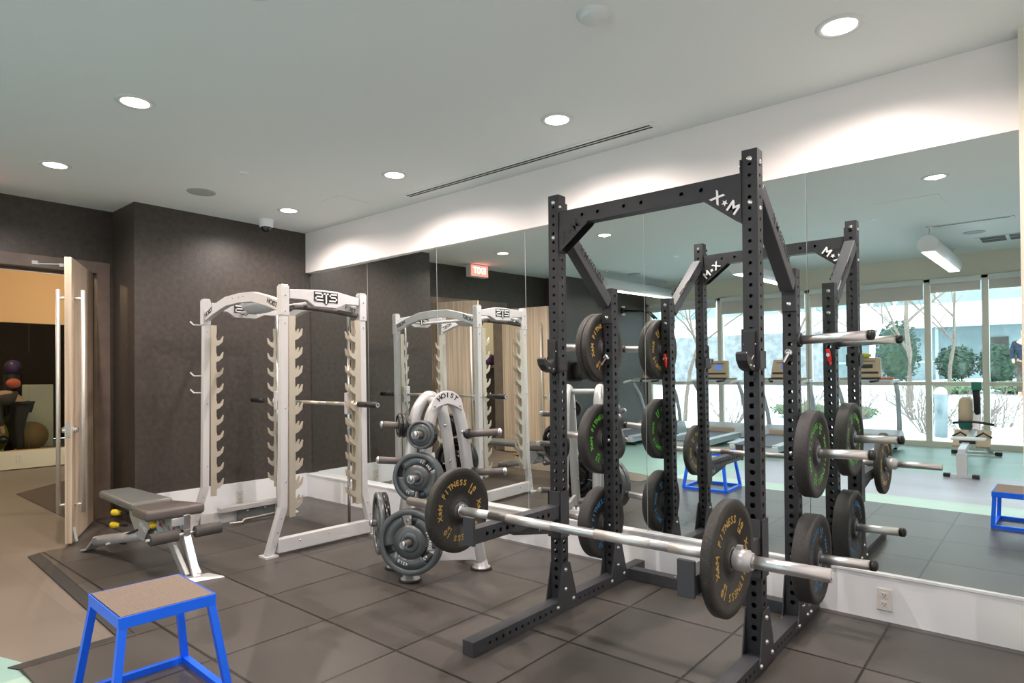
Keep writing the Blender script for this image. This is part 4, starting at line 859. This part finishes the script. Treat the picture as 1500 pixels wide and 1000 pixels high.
rw = thing('rowing_machine', 'rowing machine with beige flywheel and black handle bar by the window', 'rowing machine', (5.45, -6.0, 0))
m = MB(); m.bar((5.475, -4.93, 0.30), (5.44, -6.75, 0.36), 0.075, 0.07); m.build('rail', 'treadmill_grey', rw, 0.006)
m = MB(); m.bar((5.475, -4.96, 0.02), (5.475, -4.96, 0.28), 0.10, 0.05, (0, 1, 0)); m.build('rear_leg', 'silver_paint', rw, 0.006)
m = MB(); m.bar((5.31, -4.95, 0.022), (5.625, -4.95, 0.022), 0.045, 0.03); f_ = m.build('rear_foot', 'silver_paint', rw)
for x in (5.33, 5.605):
    m = MB(); m.box(x - 0.035, x + 0.035, -4.98, -4.92, 0, 0.045); m.build('foot_cap', 'black_plastic', f_, 0.006)
m = MB(); m.bar((5.16, -7.08, 0.025), (5.70, -7.08, 0.025), 0.05, 0.035); f_ = m.build('front_foot', 'silver_paint', rw)
for x in (5.18, 5.68):
    m = MB(); m.box(x - 0.04, x + 0.04, -7.12, -7.04, 0, 0.055); m.build('foot_cap', 'black_plastic', f_, 0.006)
for x in (5.40, 5.50):
    m = MB(); m.bar((x, -6.72, 0.36), (x + (x - 5.45)*2, -7.08, 0.04), 0.05, 0.05); m.build('front_leg', 'silver_paint', rw)
ax = Matrix.Translation((5.345, -6.85, 0.60)) @ Matrix.Rotation(math.pi/2, 4, 'Y')
m = MB(); m.lathe([(0.0, -0.075), (0.20, -0.075), (0.235, -0.04), (0.235, 0.04), (0.20, 0.075), (0.0, 0.075)], ax, 32); fy = m.build('flywheel_housing', 'console_tan', rw)
m = MB(); m.lathe([(0.215, -0.078), (0.243, -0.05), (0.243, 0.05), (0.215, 0.078)], ax, 24, R(-70), R(70)); m.build('flywheel_cage', 'green_cage', fy)
m = MB(); m.bar((5.46, -6.75, 0.34), (5.46, -6.85, 0.62), 0.09, 0.10, (1, 0, 0)); m.build('chain_box', 'silver_paint', rw, 0.01)
m = MB(); m.tube([(5.47, -6.85, 0.55), (5.475, -6.75, 0.75), (5.475, -6.62, 0.93)], 0.04, 10); mo_ = m.build('monitor_arm', 'black_plastic', rw)
m = MB(); m.box(5.425, 5.535, -6.63, -6.60, 0.93, 1.045); m.build('monitor', 'green_cage', mo_, 0.008)
m = MB(); m.tube([(5.235, -6.42, 0.495), (5.33, -6.42, 0.515), (5.47, -6.42, 0.52), (5.58, -6.42, 0.505), (5.68, -6.42, 0.488)], 0.0165, 10); m.build('handle', 'black_plastic', rw)
m = MB(); m.box(5.31, 5.66, -5.62, -5.44, 0.375, 0.405); m.build('seat', 'vent_white', rw, 0.012)
m = MB(); m.box(5.40, 5.56, -5.60, -5.46, 0.335, 0.375); m.build('seat_carriage', 'black_plastic', rw)
for s in (-1, 1):
    m = MB(); m.add([(5.46+s*0.05,-6.05,0.24),(5.46+s*0.20,-6.05,0.24),(5.46+s*0.20,-6.35,0.42),(5.46+s*0.05,-6.35,0.42),(5.46+s*0.05,-6.07,0.215),(5.46+s*0.20,-6.07,0.215),(5.46+s*0.20,-6.37,0.395),(5.46+s*0.05,-6.37,0.395)], [(0,1,2,3),(7,6,5,4),(0,4,5,1),(1,5,6,2),(2,6,7,3),(3,7,4,0)]); fp = m.build('foot_rest', 'console_tan', rw, 0.006)
    m = MB(); m.tube([(5.46+s*0.04, -6.20, 0.34), (5.46+s*0.12, -6.19, 0.40), (5.46+s*0.21, -6.20, 0.34)], 0.012, 8); m.build('foot_strap', 'black_plastic', fp)

# wall mounted chin bar and wipes bin on the far left wall
pb = thing('chin_up_bar', 'black bent pull-up bar bracketed to the far wall beside the windows', 'pull-up bar', (XL, -6.85, 2.42))
m = MB(); m.box(XL, XL + 0.06, -6.93, -6.77, 2.37, 2.47); m.build('wall_bracket', 'black_plastic', pb, 0.006)
for y in (-6.90, -6.80):
    m = MB(); m.tube([(XL + 0.05, y, 2.42), (XL + 0.50, y, 2.38), (XL + 0.60, y, 2.34), (XL + 0.72, y, 2.22)], 0.016, 10); m.build('bar', 'black_plastic', pb)
for z in (2.50, 2.35):
    m = MB(); m.box(XL, XL + 0.03, -6.90, -6.80, z - 0.015, z + 0.015); m.build('mount_pad', 'white_trim', pb)
wb = thing('wipes_dispenser', 'dark wall dispenser on the grey far wall, seen in the mirror by the rack', 'dispenser', (XL + 0.12, -5.15, 1.12))
m = MB(); m.lathe([(0.0, 0.0), (0.13, 0.0), (0.14, 0.03), (0.14, 0.27), (0.12, 0.30), (0.0, 0.30)], Matrix.Translation((XL + 0.145, -5.15, 1.13)), 28); m.build('canister', 'gloss_black', wb)
m = MB(); m.lathe([(0.0, 0.30), (0.11, 0.30), (0.09, 0.335), (0.0, 0.34)], Matrix.Translation((XL + 0.145, -5.15, 1.13)), 28); m.build('lid', 'steel', wb)
m = MB(); m.box(XL, XL + 0.29, -5.30, -5.0, 1.10, 1.13); m.build('shelf', 'dark_wall_paint', wb)

# ================================================================== STUDIO BEHIND THE DOORWAY
m = MB(); m.box(-5.44, -5.32, -5.0, 1.2, 0.0, 0.27); m.box(-5.44, -5.32, -5.0, 1.2, 2.17, H); m.box(-5.44, -5.32, -6.1, -5.0, 0, H); m.box(-5.44, -5.32, 1.2, 3.0, 0, H); struct('wall_studio', m, 'tan_wall')
m = MB(); m.box(-5.335, -5.30, -5.0, 1.2, 0.0, 0.262); struct('baseboard_studio', m, 'cream_wall')
m = MB(); m.box(-5.36, -5.35, -5.0, -1.363, 0.27, 2.17); m.box(-5.36, -5.35, -1.355, 1.2, 0.27, 2.17); struct('window_7', m, 'partition_glass')
m = MB(); m.box(-5.6, -0.74, -5.1, -5.0, 0, H); m.box(-5.6, -0.74, 1.2, 1.3, 0, H); m.box(-0.80, -0.74, -1.74, 1.3, 0, H); struct('wall_corridor', m, 'cream_wall')
m = MB(); m.box(-10.6, -0.9, -6.0, 3.0, H, H + 0.1); struct('ceiling_studio', m, 'ceiling_paint')
m = MB(); m.box(-10.6, -5.44, -6.0, 3.0, -0.03, -0.012); struct('floor_studio', m, 'taupe_floor')
m = MB(); m.box(-10.0, -8.2, -5.0, 2.0, -0.012, -0.004); struct('floor_studio_mat', m, 'pale_green_planks')
m = MB(); m.box(-10.6, -10.5, -6.0, 3.0, 0, H); m.box(-10.6, -5.44, 2.9, 3.0, 0, H); m.box(-10.6, -5.44, -6.1, -6.0, 0, H); struct('wall_studio_back', m, 'studio_wall')
m = MB(); m.box(-10.5, -10.42, -6.0, -0.98, 1.9, 2.55); struct('trim_3', m, 'cream_wall')
m = MB(); m.prism([(-3.7, -1.2), (-2.86, -2.02), (-0.9, -2.03), (-0.8, -1.2)][::-1], 0.006, Matrix.Translation((0, 0, -0.012))); tag(m.build('entrance_mat', 'mat_pile'), 'dark entrance mat on the taupe floor beyond the open door', 'mat')
outlet(frame((-5.299, -1.49, 0.15), (0, 1, 0), (0, 0, 1)), 'wall outlet on the low wall seen through the doorway')
for x, y, lab in ((-2.6, -3.4, 'ceiling light of the corridor beyond the door'), (-3.6, -1.0, 'ceiling light of the corridor near the glass partition'), (-7.2, -1.6, 'ceiling light of the studio behind the glass partition')):
    t = thing('corridor_light', lab, 'ceiling light', (x, y, H), 'warm corridor lights')
    m = MB(); m.lathe([(0.0, -0.012), (0.10, -0.012), (0.115, -0.006), (0.12, 0.0)], Matrix.Translation((x, y, H)), 24); m.build('lens', 'lens_warm', t)
    l = bpy.data.lights.new('corridor_lamp', 'POINT'); l.energy = 42 if x > -5 else 20; l.color = (1.0, 0.68, 0.36); l.shadow_soft_size = 0.08
    o = bpy.data.objects.new('corridor_lamp', l); COL.objects.link(o); o.parent = t; o.location = (0, 0, -0.10)
# storage shelf with balls that shows through the doorway in the mirror
sh = thing('storage_shelf', 'dark wooden storage shelf beyond the doorway, seen in the mirror with balls on top', 'shelf', (-2.5, -4.8, 0))
m = MB(); m.box(-3.6, -1.0, -4.98, -4.62, 1.36, 1.40); m.build('top', 'wood_frame', sh)
m = MB(); m.box(-3.6, -1.0, -4.98, -4.62, 0.02, 0.06); m.build('bottom', 'wood_frame', sh)
m = MB(); m.box(-3.6, -1.0, -4.98, -4.95, 0.02, 1.38); m.build('back_panel', 'dark_wall_paint', sh)
for x in (-3.58, -2.3, -1.02):
    m = MB(); m.box(x - 0.02, x + 0.02, -4.98, -4.62, 0.0, 1.38); m.build('side_panel', 'wood_frame', sh)
for i, (x, r, mm) in enumerate(((-3.3, 0.11, 'purple_rubber'), (-3.0, 0.12, 'purple_rubber'), (-2.7, 0.10, 'purple_rubber'), (-2.4, 0.11, 'gloss_black'), (-2.1, 0.12, 'purple_rubber'), (-1.8, 0.11, 'purple_rubber'))):
    m = MB(); m.sphere((x, -4.79, 1.40 + r), r, 12)
    tag(m.build('medicine_ball', mm), ('first', 'second', 'third', 'black fourth', 'fifth', 'sixth')[i] + ' medicine ball from the inner end of the shelf top', 'ball', 'medicine balls on the storage shelf')

# ------------------------------------------------------------------ people
def skinned(name, verts, edges, mats, parent, root=0, sub=2):
    me = bpy.data.meshes.new(name); off = OFF[parent.name] if parent else Vector((0,0,0))
    me.from_pydata([tuple(Vector(v[:3]) - off) for v in verts], edges, []); me.materials.append(MATS[mats])
    o = bpy.data.objects.new(name, me); COL.objects.link(o)
    sk = o.modifiers.new('skin', 'SKIN'); sk.use_smooth_shade = True
    for i, v in enumerate(verts):
        d = me.skin_vertices[0].data[i]; d.radius = (v[3], v[4] if len(v) > 4 else v[3]); d.use_root = (i == root)
    s = o.modifiers.new('smooth', 'SUBSURF'); s.levels = sub; s.render_levels = sub
    if parent: o.parent = parent
    OFF[o.name] = off
    return o
def chain(n0, n): return [(i, i + 1) for i in range(n0, n0 + n - 1)]
# bending person in the studio, head towards -y, feet on the floor at x = -6.7 .. -6.9
P0 = thing('person', 'person in dark clothes bending forward behind the glass partition of the studio', 'person', (-7.0, -1.16, -0.012))
px = -7.0
body = [(px, -1.13, 0.93, 0.14, 0.11), (px, -1.22, 1.02, 0.15, 0.12), (px, -1.36, 1.05, 0.16, 0.12), (px, -1.50, 1.02, 0.17, 0.11), (px, -1.57, 0.98, 0.07, 0.07), (px, -1.62, 0.94, 0.06, 0.06), (px, -1.70, 0.88, 0.095, 0.10), (px, -1.74, 0.84, 0.08, 0.09)]
E_ = chain(0, 8); n = 8
for s in (-1, 1):
    body += [(px + s*0.10, -1.12, 0.86, 0.10), (px + s*0.11, -1.17, 0.48, 0.062), (px + s*0.11, -1.15, 0.10, 0.042), (px + s*0.115, -1.25, 0.03, 0.035)]; E_ += [(0, n)] + chain(n, 4); n += 4
    body += [(px + s*0.20, -1.50, 0.98, 0.055), (px + s*0.22, -1.46, 0.72, 0.045), (px + s*0.17, -1.40, 0.50, 0.034), (px + s*0.165, -1.39, 0.42, 0.032)]; E_ += [(3, n)] + chain(n, 4); n += 4
skinned('body', body, E_, 'skin', P0)
tr = [(px, -1.13, 0.94, 0.155, 0.125)]; te = []; n = 1
for s in (-1, 1): tr += [(px + s*0.10, -1.12, 0.86, 0.115), (px + s*0.11, -1.17, 0.48, 0.078), (px + s*0.11, -1.15, 0.12, 0.060)]; te += [(0, n)] + chain(n, 3); n += 3
skinned('leggings', tr, te, 'dark_cloth', P0)
sw = [(px, -1.20, 1.0, 0.165, 0.135), (px, -1.36, 1.05, 0.175, 0.135), (px, -1.50, 1.02, 0.185, 0.125), (px, -1.56, 0.985, 0.085, 0.085)]; se = chain(0, 4); n = 4
for s in (-1, 1): sw += [(px + s*0.20, -1.50, 0.98, 0.07), (px + s*0.22, -1.46, 0.72, 0.058), (px + s*0.18, -1.41, 0.54, 0.046)]; se += [(2, n)] + chain(n, 3); n += 3
skinned('sweater', sw, se, 'brown_cloth', P0, 1)
hr = [(px, -1.67, 0.93, 0.09), (px, -1.73, 0.90, 0.10), (px, -1.78, 0.85, 0.07)]; skinned('hair', hr, chain(0, 3), 'dark_cloth', P0, 1)
for s in (-1, 1):
    hv = [(px + s*0.165, -1.39, 0.41, 0.032, 0.016), (px + s*0.165, -1.395, 0.355, 0.036, 0.014)]; he = [(0, 1)]; n = 2
    for k in range(4): hv += [(px + s*0.165 + (k - 1.5)*0.018, -1.40, 0.32, 0.009), (px + s*0.165 + (k - 1.5)*0.019, -1.41, 0.285 - 0.01*(k in (1, 2)), 0.008)]; he += [(1, n), (n, n + 1)]; n += 2
    hv += [(px + s*0.165 - s*0.035, -1.38, 0.37, 0.010), (px + s*0.165 - s*0.045, -1.385, 0.335, 0.008)]; he += [(0, n), (n, n + 1)]
    skinned('hand', hv, he, 'skin', P0, 0, 1)
m = MB(); m.cyl((px - 0.24, -1.41, 0.33), (px + 0.24, -1.41, 0.33), 0.016, 10); db = thing('hand_weight', 'dark hand weight held low by the bending person', 'dumbbell', (px, -1.41, 0.33)); m.build('grip', 'gloss_black', db)
for s in (-1, 1):
    m = MB(); m.sphere((px + s*0.24, -1.41, 0.33), 0.075, 10); m.build('weight_head', 'gloss_black', db)
st = thing('ball_stand', 'black ball stand behind the bending person in the studio', 'stand', (-7.9, -1.05, -0.012))
m = MB(); m.cyl((-7.9, -1.05, 0.0), (-7.9, -1.05, 1.42), 0.13, 16); m.build('column', 'gloss_black', st)
m = MB(); m.lathe([(0.0, 0.0), (0.2, 0.0), (0.2, 0.03), (0.0, 0.03)], Matrix.Translation((-7.9, -1.05, -0.012)), 24); m.build('base', 'gloss_black', st)
m = MB(); m.sphere((-7.9, -1.05, 1.545), 0.13, 12); tag(m.build('stability_ball', 'purple_rubber'), 'purple ball on the black stand in the studio', 'ball', 'exercise balls in the studio')
m = MB(); m.sphere((-7.65, -1.09, 1.25), 0.11, 12, (1, 1, 0.8)); tag(m.build('foam_cushion', 'coral_cloth'), 'coral cushion hung on the black ball stand', 'cushion')
m = MB(); m.sphere((-7.95, -1.42, 0.32), 0.33, 16); tag(m.build('stability_ball', 'olive_rubber'), 'olive green exercise ball behind the bending person', 'ball', 'exercise balls in the studio')
m = MB(); m.sphere((-8.2, -0.72, 0.26), 0.27, 16); tag(m.build('stability_ball', 'sand_rubber'), 'sand brown exercise ball leaning before the cream board', 'ball', 'exercise balls in the studio')
m = MB(); m.box(-8.6, -8.55, -0.78, -0.28, 0.0, 1.22); bd = m.build('exercise_board', 'cream_board', None, 0.02); tag(bd, 'upright cream board behind the sand brown ball in the studio', 'board')
dr = thing('dumbbell_rack', 'dark sloping dumbbell rack at the back of the studio', 'rack', (-8.4, -0.1, 0))
for z in (0.35, 0.65, 0.95):
    m = MB(); m.bar((-8.7, 0.05, z), (-8.0, 0.05, z - 0.05), 0.25, 0.05); m.build('tray', 'charcoal_powdercoat', dr)
for x in (-8.65, -8.05):
    m = MB(); m.bar((x, 0.22, 0.0), (x, 0.0, 1.05), 0.06, 0.06, (1, 0, 0)); m.build('upright', 'charcoal_powdercoat', dr)

# ================================================================== OUTSIDE THE WINDOWS
m = MB(); N = 26; vs = []; fs = []
def gz(x, y): 
    k = min(1.0, max(0.0, (-y - 11.0) / 9.0)); return -0.14 + 0.62*k*k*(3 - 2*k) + 0.05*math.sin(x*1.3 + y*0.7)*min(1, max(0, (-y - 8.5)/2)) + 0.03*math.sin(x*3.1 - y*2.2)*min(1, max(0, (-y - 8.5)/2))
for i in range(N + 1):
    for j in range(N + 1):
        x = -14 + 34*i/N; y = -7.95 - 20*j/N; vs.append((x, y, gz(x, y)))
for i in range(N):
    for j in range(N): a = i*(N+1) + j; fs.append((a, a + 1, a + N + 2, a + N + 1))
m.add(vs, fs, True); struct('ground_snow', m, 'snow')
bl = thing('office_building', 'long glass fronted building with white canopy band across the snowy garden', 'building', (2.0, -24.5, 0))
m = MB(); m.box(-9, 15, -25.0, -24.0, -0.2, 2.45); m.build('glass_front', 'facade_glass', bl)
m = MB(); m.box(-9, 15, -25.0, -23.0, 2.42, 3.25); m.build('canopy', 'canopy_white', bl)
m = MB(); m.box(-9, 15, -25.0, -24.2, 3.25, 6.4); m.build('upper_storey', 'facade_glass', bl)
for i in range(17):
    x = -8.5 + i*1.42
    m = MB(); m.box(x - 0.05, x + 0.05, -24.03, -23.95, -0.2, 2.42); m.build('mullion', 'facade_mullion', bl)
    m = MB(); m.box(x - 0.04, x + 0.04, -24.24, -24.15, 3.25, 6.4); m.build('upper_mullion', 'canopy_white', bl)
for z in (1.15,):
    m = MB(); m.box(-9, 15, -24.03, -23.96, z - 0.04, z + 0.04); m.build('transom', 'facade_mullion', bl)
m = MB(); m.box(4.45, 4.95, -24.06, -23.94, 0.4, 2.0); m.build('door', 'dark_wall_paint', bl)
m = MB(); m.box(-9.0, 0.4, -19.4, -19.0, -0.2, 2.3); tag(m.build('garden_wall', 'stone_wall'), 'grey stone garden wall with bare vines at the left of the windows', 'wall')

def bare_tree(x, y, h, r, label, mt, seed, lean=0.0, lv=4):
    rnd = random.Random(seed); t = thing('bare_tree', label, 'tree', (x, y, gz(x, y)), 'leafless trees in the garden')
    m = MB(); tw = MB()
    def grow(p, d, L, rr, l):
        pts = [p]; q = p.copy(); dd = d.copy(); k = 4
        for i in range(k):
            dd = (dd + Vector((rnd.uniform(-.18, .18), rnd.uniform(-.18, .18), rnd.uniform(-.06, .12)))).normalized(); q = q + dd*L/k; pts.append(q.copy())
        (m if l >= lv - 1 else tw).tube(pts, [rr*(1 - 0.12*i) for i in range(k + 1)], 7 if l >= lv - 1 else 4, cap=False)
        if l == 0: return
        for c in range(rnd.randint(3, 4)):
            b = pts[rnd.randint(1, k)] if l < lv else pts[rnd.randint(2, k)]; a = rnd.uniform(0, 2*math.pi)
            nd = (dd*0.55 + Vector((math.cos(a), math.sin(a), rnd.uniform(0.1, 0.6)))*0.75).normalized(); grow(b, nd, L*rnd.uniform(0.5, 0.7), rr*0.45, l - 1)
    grow(Vector((x, y, gz(x, y) - 0.1)), Vector((lean, 0, 1)).normalized(), h, r, lv)
    m.build('trunk', mt, t); tw.build('branches', 'bark' if mt == 'bark' else 'twig', t)
bare_tree(2.2, -16.5, 3.4, 0.10, 'pale birch with forked trunk outside the wide window', 'birch', 3, 0.12)
bare_tree(3.45, -14.5, 3.0, 0.08, 'bare brown tree in front of the evergreen beside the wide window', 'bark', 11, 0.05)
bare_tree(3.75, -19.3, 3.0, 0.06, 'slim bare tree before the clipped evergreens outside', 'bark', 5)
bare_tree(6.3, -15.0, 3.2, 0.08, 'bare tree whose branches cross the rightmost window', 'bark', 8, -0.1)
bare_tree(0.7, -15.0, 3.2, 0.09, 'bare tree outside the second window from the dark wall', 'bark', 21)
bare_tree(-1.0, -11.2, 2.8, 0.06, 'thin bare tree outside the window nearest the dark wall', 'bark', 34, 0.1)
def twig_bush(x, y, h, n_, label, seed):
    rnd = random.Random(seed); m = MB(); z0 = gz(x, y)
    for i in range(n_):
        a = rnd.uniform(0, 2*math.pi); s = rnd.uniform(0.2, 0.8); p = Vector((x + 0.15*math.cos(a), y + 0.15*math.sin(a), z0 - 0.03)); d = Vector((math.cos(a)*s, math.sin(a)*s, 1)).normalized(); pts = [p.copy()]
        for k in range(4): d = (d + Vector((rnd.uniform(-.25, .25), rnd.uniform(-.25, .25), rnd.uniform(-.15, .05)))).normalized(); p = p + d*h/4; pts.append(p.copy())
        m.tube(pts, [0.007, 0.006, 0.005, 0.004, 0.002], 4, cap=False)
        for k in (2, 3):
            e = (d + Vector((rnd.uniform(-.8, .8), rnd.uniform(-.8, .8), rnd.uniform(0, .3)))).normalized(); m.tube([pts[k], pts[k] + e*h*0.22, pts[k] + e*h*0.36 + Vector((0, 0, 0.05))], [0.005, 0.004, 0.002], 4, cap=False)
    o = m.build('twiggy_shrub', 'twig'); tag(o, label, 'shrub', 'bare shrubs in the snow')
for i, (x, y, h, lab) in enumerate(((4.35, -11.2, 1.0, 'bare twiggy shrub in the snow right behind the tan console treadmill'), (3.9, -12.8, 0.9, 'bare shrub further back left of the bollard'), (5.05, -10.6, 0.75, 'low spreading bare shrub at the foot of the bollard'), (5.35, -12.6, 0.85, 'bare shrub between the bollard and the rowing machine'),
        (1.7, -11.5, 1.0, 'bare shrub in the snow behind the treadmill with the lit screen'), (2.7, -12.0, 0.9, 'bare shrub in the snow behind the third treadmill'), (0.3, -11.0, 1.0, 'bare shrub in the snow behind the treadmill by the dark wall'))): twig_bush(x, y, h, 46, lab, 50 + i)
def leafy(name, x, y, rx, ry, h, n_, mt, label, group, seed, leaf=0.06, cat='shrub'):
    rnd = random.Random(seed); m = MB(); z0 = gz(x, y)
    for i in range(n_):
        u = rnd.uniform(-1, 1); a = rnd.uniform(0, 2*math.pi); k = rnd.uniform(0.55, 1.0); s = math.sqrt(max(0, 1 - u*u))
        c = Vector((x + rx*k*s*math.cos(a), y + ry*k*s*math.sin(a), z0 + h*0.5 + h*0.5*k*u)); d = Vector((rnd.uniform(-1, 1), rnd.uniform(-1, 1), rnd.uniform(-1, 1))).normalized(); e = d.cross(Vector((0.3, 0.5, 0.8))).normalized(); L = leaf*rnd.uniform(0.7, 1.4)
        m.add([c - d*L, c + e*L*0.5, c + d*L, c - e*L*0.5], [(0,1,2,3)])
    m.sphere((x, y, z0 + h*0.5), 0.5, 10, (rx*1.6, ry*1.6, h*0.82))
    tag(m.build(name, mt), label, cat, group)
leafy('evergreen_shrub', 2.45, -19.0, 0.65, 0.6, 2.1, 1500, 'evergreen', 'tall dark evergreen outside the wide window, behind the bare brown tree', 'evergreens in the garden', 1)
leafy('evergreen_shrub', 3.75, -21.0, 0.6, 0.6, 1.2, 1500, 'evergreen', 'clipped dark evergreen outside the window behind the rowing machine, left of two', 'evergreens in the garden', 2)
leafy('evergreen_shrub', 4.85, -21.0, 0.6, 0.6, 1.35, 1500, 'evergreen', 'clipped dark evergreen outside the window behind the rowing machine, right of two', 'evergreens in the garden', 3)
for i, (x, y, lab) in enumerate(((4.2, -17.2, 'low green ground cover left of the bollard top'), (5.5, -17.2, 'low green ground cover behind the rowing machine monitor'), (6.8, -17.2, 'low green ground cover at the right edge of the view'), (2.4, -12.8, 'low green shrub in the snow between the rack posts'), (1.3, -13.0, 'low green shrub behind the lit treadmill screen'))):
    leafy('ground_cover', x, y, 0.75, 0.5, 0.34, 900, 'ground_ivy', lab, 'green ground cover', 20 + i, 0.05)
bo = thing('bollard', 'blue grey round topped bollard in the snow outside the window', 'bollard', (4.62, -10.35, -0.12))
m = MB(); m.cyl((4.62, -10.35, -0.14), (4.62, -10.35, 0.70), 0.105, 24); m.build('post', 'bollard_metal', bo)
m = MB(); m.sphere((4.62, -10.35, 0.70), 0.108, 14); m.build('dome', 'vent_white', bo)
P1 = thing('person', 'person in a blue jacket standing outdoors at the right edge of the reflected windows', 'person', (5.64, -16.5, gz(5.64, -16.5)))
z0 = gz(5.64, -16.5); x0, y0 = 5.64, -16.5
bd_ = [(x0, y0, z0 + 0.92, 0.13, 0.10), (x0, y0, z0 + 1.12, 0.14, 0.10), (x0, y0, z0 + 1.34, 0.17, 0.11), (x0, y0, z0 + 1.46, 0.07), (x0, y0, z0 + 1.53, 0.055), (x0, y0 + 0.02, z0 + 1.62, 0.085, 0.095), (x0, y0 + 0.02, z0 + 1.70, 0.075)]; be = chain(0, 7); n = 7
for s in (-1, 1):
    bd_ += [(x0 + s*0.09, y0, z0 + 0.84, 0.085), (x0 + s*0.10, y0 + 0.02, z0 + 0.47, 0.06), (x0 + s*0.10, y0, z0 + 0.09, 0.045), (x0 + s*0.11, y0 + 0.10, z0 + 0.03, 0.04)]; be += [(0, n)] + chain(n, 4); n += 4
    bd_ += [(x0 + s*0.20, y0, z0 + 1.36, 0.055), (x0 + s*0.25, y0 + 0.02, z0 + 1.10, 0.045), (x0 + s*0.22, y0 + 0.14, z0 + 0.92, 0.035), (x0 + s*0.21, y0 + 0.20, z0 + 0.86, 0.03)]; be += [(2, n)] + chain(n, 4); n += 4
skinned('body', bd_, be, 'skin', P1)
jk = [(x0, y0, z0 + 0.90, 0.16, 0.13), (x0, y0, z0 + 1.12, 0.165, 0.13), (x0, y0, z0 + 1.36, 0.195, 0.135), (x0, y0, z0 + 1.47, 0.085)]; je = chain(0, 4); n = 4
for s in (-1, 1): jk += [(x0 + s*0.20, y0, z0 + 1.36, 0.075), (x0 + s*0.25, y0 + 0.02, z0 + 1.10, 0.062), (x0 + s*0.225, y0 + 0.13, z0 + 0.94, 0.05)]; je += [(2, n)] + chain(n, 3); n += 3
skinned('jacket', jk, je, 'blue_cloth', P1, 1)
tr = [(x0, y0, z0 + 0.90, 0.14, 0.11)]; te = []; n = 1
for s in (-1, 1): tr += [(x0 + s*0.09, y0, z0 + 0.82, 0.098), (x0 + s*0.10, y0 + 0.02, z0 + 0.47, 0.075), (x0 + s*0.10, y0, z0 + 0.10, 0.06)]; te += [(0, n)] + chain(n, 3); n += 3
skinned('trousers', tr, te, 'brown_cloth', P1)
skinned('hair', [(x0, y0 - 0.02, z0 + 1.68, 0.085), (x0, y0 - 0.04, z0 + 1.74, 0.075)], [(0, 1)], 'dark_cloth', P1, 0)
